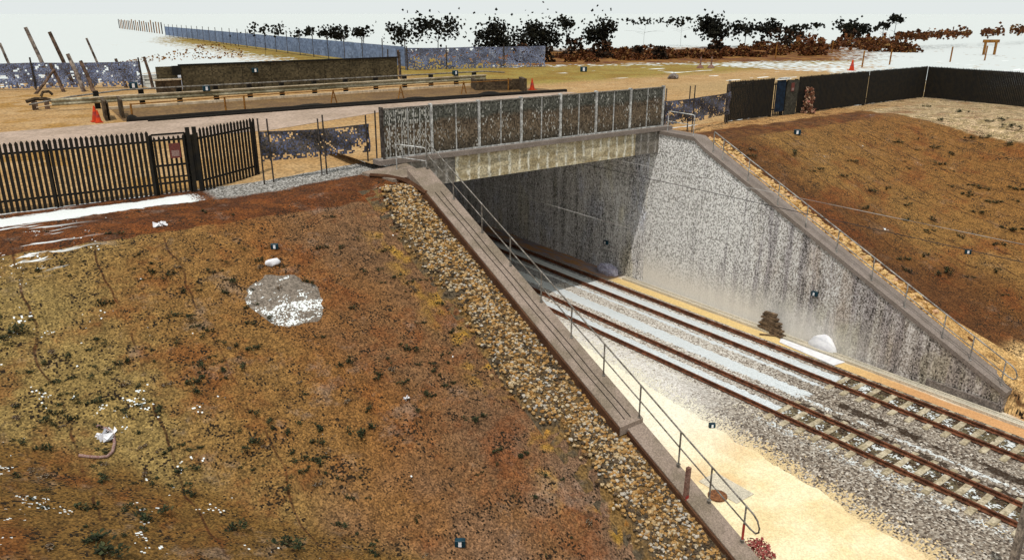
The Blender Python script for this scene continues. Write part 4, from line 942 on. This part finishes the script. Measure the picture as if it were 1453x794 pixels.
# distant red-brown scrub belt on the right: reads as one mass
b = B(); rg = random.Random(5)
for _ in range(1500):
    u = rg.uniform(1270, 1500) if rg.random() < .7 else rg.uniform(1130, 1300)
    vmid = 52 - (u-1270)*.055 if u > 1270 else 57 + rg.uniform(-4, 6)
    if noise.noise(Vector((u*.03, 2.2, 0))) < -.25: continue
    Y = 62 + 8*rg.random(); p = at_y(u, vmid + rg.gauss(0, 3.0), Y)
    chip(b, p, 150*rg.uniform(.9, 2.2)/F, rg)
tag(obj('scrub_bank', b, M['scrub']), 'distant red brown scrub covered bank at upper right', 'scrub', kind='stuff')
# loose brown dry clumps on the white ground at upper left
b = B(); rg = random.Random(6)
for _ in range(420):
    u = rg.uniform(168, 345); f = (u-165)/180
    v = rg.uniform(90-34*min(1, f*1.1), 92-10*f)
    if rg.random() > .25+.75*f: continue
    p = at_z(u, v, 7.6); d = p.length
    chip(b, p+Vector((0, 0, .08)), min(d, 260)*rg.uniform(.6, 1.5)/F, rg)
tag(obj('dry_clumps', b, M['ochre']), 'loose ochre dry clumps scattered over the white ground behind the dark wall', 'dry grass', kind='stuff')

# ------------------------------------------------------------------ weeds on the slopes
def weed_mesh(seed, cnt, rx, rz_, m):
    rg = random.Random(seed); b = B()
    subs = [(Vector((rg.gauss(0, .7)*rx, rg.gauss(0, .35)*rx, 0)), rg.uniform(.3, .75)) for _ in range(4)]
    for c0, f in subs:
        tube(b, [Vector((0, 0, -.02)), c0*.5+Vector((0, 0, .008)), c0], .005, 4)
        tube(b, [c0+Vector((0, 0, -.03)), c0+Vector((rg.gauss(0, .03), rg.gauss(0, .03), rz_*f))], .006, 4)
    for _ in range(cnt):
        c0, f = rg.choice(subs); a = rg.uniform(0, 6.28); rr = abs(rg.gauss(0, .5))*rx*f
        p = c0 + Vector((math.cos(a)*rr, math.sin(a)*rr, rg.random()**1.6*rz_*f))
        d = Vector((math.cos(a+rg.gauss(0, .8)), math.sin(a+rg.gauss(0, .8)), rg.uniform(-.2, 1.0))).normalized(); s = d.cross(Vector((0, 0, 1))).normalized()
        L = rg.uniform(.025, .075); w_ = L*rg.uniform(.18, .4)
        b.faces.new([b.verts.new(q) for q in (p, p+d*L*.5+s*w_, p+d*L, p+d*L*.5-s*w_)])
    me = bpy.data.meshes.new('weed'); b.to_mesh(me); b.free(); me.materials.append(m); return me
WM = [weed_mesh(1, 130, .15, .13, M['weed']), weed_mesh(2, 90, .13, .08, M['weed']), weed_mesh(3, 210, .20, .15, M['weed']), weed_mesh(4, 80, .12, .10, M['weed_dry'])]
def weed(p, k, s, label, grp):
    o = link_mesh('weed', WM[k], None, p); o.scale = (s*rnd.uniform(.7, 1.3), s*rnd.uniform(.6, 1.1), s*rnd.uniform(.6, 1.2)); o.rotation_euler = (0, 0, rnd.uniform(0, 6.28)); return tag(o, label, 'weed', grp)
rg = random.Random(21); WL = []
key = [(8, 472, 2, 1.9), (72, 588, 2, 1.3), (352, 626, 2, 1.6), (262, 447, 2, 1.5), (492, 512, 2, 1.4), (515, 610, 2, 1.5), (212, 742, 2, 1.5), (135, 778, 2, 1.9), (125, 722, 0, 1.4), (268, 698, 0, 1.4), (330, 752, 0, 1.5), (402, 772, 0, 1.4), (60, 638, 0, 1.3), (676, 592, 2, 1.1), (592, 578, 2, 1.2), (580, 495, 0, 1.4), (440, 400, 2, 1.1), (335, 395, 2, 1.2), (320, 415, 0, 1.2), (215, 385, 0, 1.2), (480, 350, 2, 1), (455, 352, 0, 1), (280, 540, 0, 1.3), (150, 430, 0, 1.3)]
for u, v, k, s in key: weed(at_surf(u, v, zL), k, s, 'dark leafy weed clump growing on the left matted slope', 'dark weed clumps on the left slope')
cnt = 0
while cnt < 235:
    u, v = rg.uniform(0, 860), rg.uniform(300, 792)
    if v > 690 and rg.random() < .5: continue
    # keep off the capping and the berm strip
    p = at_surf(u, v, zL)
    if p.x > 11.2 or p.y > 25.9: continue
    if p.y > 23.4 and rg.random() < .7: continue
    dens = noise.noise(Vector((p.x*.45, p.y*.45, 9)))
    if dens < -.12 + rg.uniform(-.25, .25): continue
    k = rg.choice((0, 1, 1, 1, 3)); s = rg.uniform(.5, 1.15) * (1 if p.y > 14 else .9)
    if k == 3: weed(p, k, s, 'small dry brown weed tuft growing on the left matted slope', 'dry weed tufts on the left slope')
    else: weed(p, k, s, 'small dark weed tuft growing on the left matted slope', 'small dark weed tufts on the left slope')
    cnt += 1
keyR = [(1340, 385, 2, 1.9), (1393, 300, 2, 1.3), (1127, 217, 0, 1.8), (1163, 240, 0, 1.5), (1196, 250, 0, 1.5), (1233, 271, 0, 1.5), (1230, 295, 0, 1.3), (1208, 229, 0, 1.3), (1274, 202, 0, 1.5), (1328, 210, 0, 1.5), (1350, 219, 0, 1.5), (1335, 233, 0, 1.7), (1259, 268, 0, 1.2), (1287, 312, 0, 1.4), (1324, 312, 0, 1.3), (1315, 330, 0, 1.5), (1312, 363, 0, 1.3), (1362, 335, 0, 1.3), (1286, 384, 0, 1.4), (1372, 275, 2, 1.2), (1396, 268, 0, 1.6), (1380, 263, 0, 1.4), (1413, 287, 0, 1.5), (1443, 268, 0, 1.5), (1440, 325, 2, 1.5), (1415, 347, 0, 1.3), (1414, 385, 0, 1.4), (1364, 160, 2, 1.6), (1425, 170, 2, 1.5), (1450, 181, 2, 1.5), (1407, 172, 0, 1.6), (1375, 195, 2, 1.4), (1432, 205, 0, 1.6), (1335, 170, 0, 1.3), (1316, 152, 0, 1.4), (1400, 195, 0, 1.5), (1434, 178, 2, 1.3), (1065, 213, 3, 2.0), (1062, 222, 0, 1.6)]
for u, v, k, s in keyR: weed(at_surf(u, v, zR), k, s, 'dark weed clump growing on the right embankment', 'dark weed clumps on the right slope')
for _ in range(30):
    u, v = rg.uniform(1120, 1450), rg.uniform(190, 420)
    p = at_surf(u, v, zR)
    if p.x < 31.5: continue
    weed(p, 1, rg.uniform(.8, 1.4), 'small dark weed clump growing on the right embankment', 'small weeds on the right slope')

# ------------------------------------------------------------------ single things on the slopes
c0 = at_surf(405, 424, zL)
b = B()
for rr, kk in ((0, 1), (.35, 12), (.7, 20), (.95, 26), (1.0, 26)):
    pass
nn = 40; rings = []
for ri, (rr, hh) in enumerate(((.02, .05), (.4, .05), (.75, .035), (.95, .015), (1.03, -.04))):
    ring = []
    for k in range(nn):
        a = 2*math.pi*k/nn; j = 1 + .26*noise.noise(Vector((math.cos(a)*2, math.sin(a)*2, 4))) + .16*noise.noise(Vector((math.cos(a)*7, math.sin(a)*7, 4)))
        x, y = c0.x + math.cos(a)*1.06*rr*j, c0.y + math.sin(a)*1.0*rr*j
        ring.append(b.verts.new((x-c0.x, y-c0.y, zL(x, y)+hh-c0.z)))
    rings.append(ring)
for r0, r1 in zip(rings, rings[1:]):
    for k in range(nn): b.faces.new((r0[k], r0[(k+1) % nn], r1[(k+1) % nn], r1[k]))
b.faces.new(rings[0])
o = obj('gravel_patch', b, M['grit'], smooth=True); o.location = c0; tag(o, 'round grey grit patch flecked with white on the left slope', 'grit patch')
c1 = at_surf(387, 375, zL); b = B(); bmesh.ops.create_icosphere(b, subdivisions=2, radius=1, matrix=Matrix.Translation((0, 0, .06)) @ Matrix.Diagonal((.24, .14, .12, 1)))
for v in b.verts: v.co += Vector((noise.noise(v.co*9), noise.noise(v.co*8+Vector((3,1,2))), noise.noise(v.co*7)))*.05
o = obj('plastic_bag', b, M['white'], smooth=True); o.location = c1; tag(o, 'crumpled white plastic bag just above the round grit patch', 'bag')
pts = [at_surf(u, v, zL)+Vector((0, 0, .03)) for u, v in ((112, 647), (125, 649), (140, 650), (152, 649), (160, 642), (163, 630), (161, 618), (152, 610), (138, 605))]
b = B(); tube(b, pts, .035, 7); tag(obj('hose', b, M['signpale'], smooth=True), 'pale pink curved hose lying on the left slope', 'hose')
bush('plastic_scrap', 'torn white plastic scraps beside the curved pale hose', at_surf(150, 618, zL), .25, .05, M['white'], 9, 77, (.06, .14), cat='litter')
bush('plastic_scrap', 'torn white plastic scrap lying mid slope below the grit patch', at_surf(576, 566, zL), .12, .05, M['white'], 5, 78, (.05, .1), cat='litter')
bush('plastic_scrap', 'torn white plastic scrap lying on the rust coloured berm', at_surf(225, 320, zL), .18, .05, M['white'], 6, 79, (.06, .12), cat='litter')
# orange-rust post in the stones and the rusty lid beyond
pb = Vector((13.05, 10.9, zpl(13.05, 10.9)))
pb = at_surf(972, 712, lambda x, y: zpl(x, y))
t = thing('marker_post', 'short rusty post with red foot standing in the left stones', 'post', pb)
b = B(); prism(b, [(-.05, -.05, -.1), (.05, -.05, -.1), (.05, .05, -.1), (-.05, .05, -.1)], (.03, .0, 1.12)); obj('shaft', b, M['rustpost'], t)
b = B(); box(b, -.06, .06, -.062, -.055, -.05, .22); obj('red_band', b, M['redpaint'], t)
p = at_z(1018, 703, -.3); b = B(); lathe(b, [(.28, -.02), (.28, .03), (.22, .05)], 20); o = obj('manhole_lid', b, M['rustlid']); o.location = p; tag(o, 'round rusty manhole lid in the sand by the left handrail', 'manhole lid')
p = at_z(1030, 700, -.32); b = B(); box(b, -.15, .65, -.5, .9, -.02, .012); o = obj('concrete_pad', b, M['slab']); o.location = p; tag(o, 'pale grey concrete pad around the rusty manhole lid', 'slab')
# red dry shrub at the bottom of the left handrail
p = at_z(1072, 792, -.25)
bush('dry_shrub', 'red dry twiggy shrub at the bottom end of the left handrail', p+Vector((0, 0, 0)), .55, .5, M['redtwig'], 260, 91, (.02, .06), cat='shrub')
# signal mast at the right edge
t = thing('signal_mast', 'grey mast with a yellow plate cut by the right picture edge', 'mast', (18.85, 5.05, -.3))
b = B(); box(b, -.10, .02, -.07, .07, -.2, 2.6); box(b, .03, .07, -.10, .10, -.2, 2.6); obj('column', b, M['mast'], t)
b = B(); box(b, -.26, -.12, -.02, .0, .62, .67); box(b, -.16, -.125, -.02, .0, .50, .615); box(b, -.22, -.16, -.05, -.03, .53, .58); obj('yellow_plate', b, M['yellow'], t)
# stacked planks, white mound and lilac sheet at the right wall
t = thing('plank_stack', 'pyramid stack of brown planks leaning at the foot of the right wall', 'planks', (27.75, 18.2, -.32))
rg = random.Random(4)
for k in range(11):
    w_ = .62 - k*.032 + rg.uniform(-.03, .03); zz = .04 + k*.078
    b = B(); box(b, -.14+k*.006, .14-k*.006, -w_, w_, 0, .07); o = obj('plank', b, M['plank'], t); o.location = (.012*k, rg.uniform(-.10, .10) + .02*k, zz); o.rotation_euler = (rg.uniform(-.05, .05), rg.uniform(-.05, .05), rg.uniform(-.12, .12))
b = B(); box(b, -.03, .03, -.4, .4, 0, .05); o = obj('prop', b, M['yellow'] if False else M['plank'], t); o.location = (-.3, -.1, .02); o.rotation_euler = (0, 0, .7)
b = B(); nn = 28
r = bmesh.ops.create_icosphere(b, subdivisions=3, radius=1, matrix=Matrix.Diagonal((.24, .66, .66, 1)))
for v in r['verts']: v.co += Vector((0.04*noise.noise(v.co*3), .06*noise.noise(v.co*3), .08*noise.noise(v.co*4+Vector((5,0,0)))))
bmesh.ops.bisect_plane(b, geom=b.verts[:]+b.edges[:]+b.faces[:], plane_co=(0, 0, -.03), plane_no=(0, 0, -1), clear_outer=True)
o = obj('white_mound', b, M['white'], smooth=True); o.location = (28.02, 15.9, FLOOR); tag(o, 'smooth white mound heaped against the right wall foot', 'mound')
b = B(); prism(b, [(26.95, 14.7, FLOOR+.012), (27.6, 14.6, FLOOR+.012), (27.6, 17.6, FLOOR+.012), (27.2, 17.4, FLOOR+.012)], (0, 0, .03))
tag(obj('white_spill', b, M['white']), 'white powder spill in front of the white mound', 'spill')
b = B(); r = bmesh.ops.create_icosphere(b, subdivisions=3, radius=1, matrix=Matrix.Diagonal((.35, .75, .42, 1)))
for v in r['verts']: v.co += v.normal*.0 + Vector((noise.noise(v.co*5), noise.noise(v.co*5+Vector((2,0,0))), noise.noise(v.co*5+Vector((0,7,0)))))*.12
o = obj('plastic_sheet', b, M['lilac'], smooth=False); o.location = (27.7, 28.6, -.2); tag(o, 'crumpled lilac white sheet at the wall foot inside the underpass', 'sheet')
# pinkish plant on the palisade
bush('dry_plant', 'pinkish dry plant growing up the right palisade beside the olive gate', (42.6, 27.3, 7.3), .45, 1.5, M['pinkplant'], 160, 55, (.04, .12), cat='plant')

# survey boxes
def survey(label, p, s, rz=0):
    t = thing('survey_box', label, 'survey box', p, rz, 'dark teal survey boxes')
    b = B(); box(b, -s, s, -s*.55, s*.55, 0, s*1.5); bmesh.ops.bevel(b, geom=b.edges[:], offset=s*.1, segments=1, affect='EDGES'); obj('case', b, M['teal'], t)
    b = B(); box(b, -s*.3, s*.3, -s*.62, -s*.56, s*.25, s*1.25); obj('white_label', b, M['white'], t)
    return t
survey('dark teal survey box on the lower left slope near the bottom edge', at_surf(653, 774, zL), .12, -.65)
survey('dark teal survey box on the left slope above the white bag', at_surf(390, 353, zL), .11, -.5)
survey('dark teal survey box on the pale sand edge beside the ballast', at_z(1010, 606, -.33), .11, -.6)
survey('dark teal survey box high on the brown right slope near the fence', at_surf(1131, 191, zR), .17, -.9)
survey('dark teal survey box midway down the right slope', at_surf(1373, 360, zR), .13, -1)
survey('dark teal survey box at the foot of the blue yard fence', Vector((12.6, 65.2, 7.6)), .30, -.2)
survey('dark teal survey box on the grassy paddock right of the cone', at_z(828, 102, 7.6), .32, -.6)
survey('dark teal survey box on the tan ground left of the right palisade', at_z(1009, 143, 7.5), .2, -.8)
def wall_box(label, p, rz, s):
    return survey(label, p, s, rz)
wall_box('dark teal survey box fixed to the right wing wall above the white mound', Vector((XR-.08, 16.6, 1.85)), -math.pi/2, .13)
wall_box('dark teal survey box fixed to the inner underpass wall near the tracks', Vector((XR-.08, 29.2, 1.1)), -math.pi/2, .14)
wall_box('dark teal survey box fixed high on the inner underpass wall', Vector((XR-.08, 41.5, 5.2)), -math.pi/2, .16)
wall_box('dark teal survey box on the guard rail beam, left of its pair', Vector((14.3, 52.05, 8.3)), 0, .22)
wall_box('dark teal survey box on the dark far wall', Vector((20.2, 59.9, 8.75)), 0, .22)
wall_box('dark teal survey box on the guard rail beam, right of its pair', Vector((33.0, 51.8, 8.5)), 0, .22)

# overhead wires
def wire(label, x, z, y0, y1, m, sag=0.0):
    b = B(); tube(b, [(x, y, z - sag*math.sin(math.pi*(y-y0)/(y1-y0))) for y in span(y0, y1, 3)], .009 if m == 'wire_p' else .013, 5)
    tag(obj('overhead_wire', b, M[m]), label, 'wire', 'overhead wires along the tracks')
wire('thin dark overhead wire low across the right wing wall', 25.62, 5.88, 2, 60, 'wire')
wire('thin pale overhead wire just above the dark one on the right', 25.62, 6.42, 2, 25.85, 'wire_p')
wire('thin pale overhead wire over the left track through the underpass', 21.9, 4.7, 21, 60, 'wire_p')

# ------------------------------------------------------------------ sky and light
w = bpy.data.worlds.new('World'); scn.world = w; w.use_nodes = True
nt = w.node_tree; bg = nt.nodes['Background']
sun_dir = Vector((-0.36, -0.27, 1.0)).normalized()      # towards the sun
el = math.asin(sun_dir.z); az = math.atan2(sun_dir.x, sun_dir.y)
sky = nt.nodes.new('ShaderNodeTexSky'); sky.sky_type = 'NISHITA'; sky.sun_disc = False
sky.sun_elevation = el; sky.sun_rotation = az; sky.dust_density = 6; sky.air_density = 1
mul = nt.nodes.new('ShaderNodeVectorMath'); mul.operation = 'SCALE'; mul.inputs[3].default_value = 0.10
nt.links.new(sky.outputs[0], mul.inputs[0])
mix = nt.nodes.new('ShaderNodeMix'); mix.data_type = 'RGBA'; mix.inputs[0].default_value = 0.93   # high, even white overcast veil
nt.links.new(mul.outputs[0], mix.inputs[6]); mix.inputs[7].default_value = (0.825, 0.875, 0.865, 1)
nt.links.new(mix.outputs[2], bg.inputs[0]); bg.inputs[1].default_value = 1.0
sd = bpy.data.lights.new('sun', 'SUN'); sd.energy = 3.0; sd.angle = R(0.6); sd.color = (1.0, 0.95, 0.87)
so = bpy.data.objects.new('sun', sd); col.objects.link(so)
so.rotation_euler = (-sun_dir).to_track_quat('-Z', 'Y').to_euler(); so.location = (0, 0, 60)
vs = scn.view_settings; vs.view_transform = 'Standard'; vs.look = 'None'; vs.exposure = 0; vs.gamma = 1; vs.use_curve_mapping = False
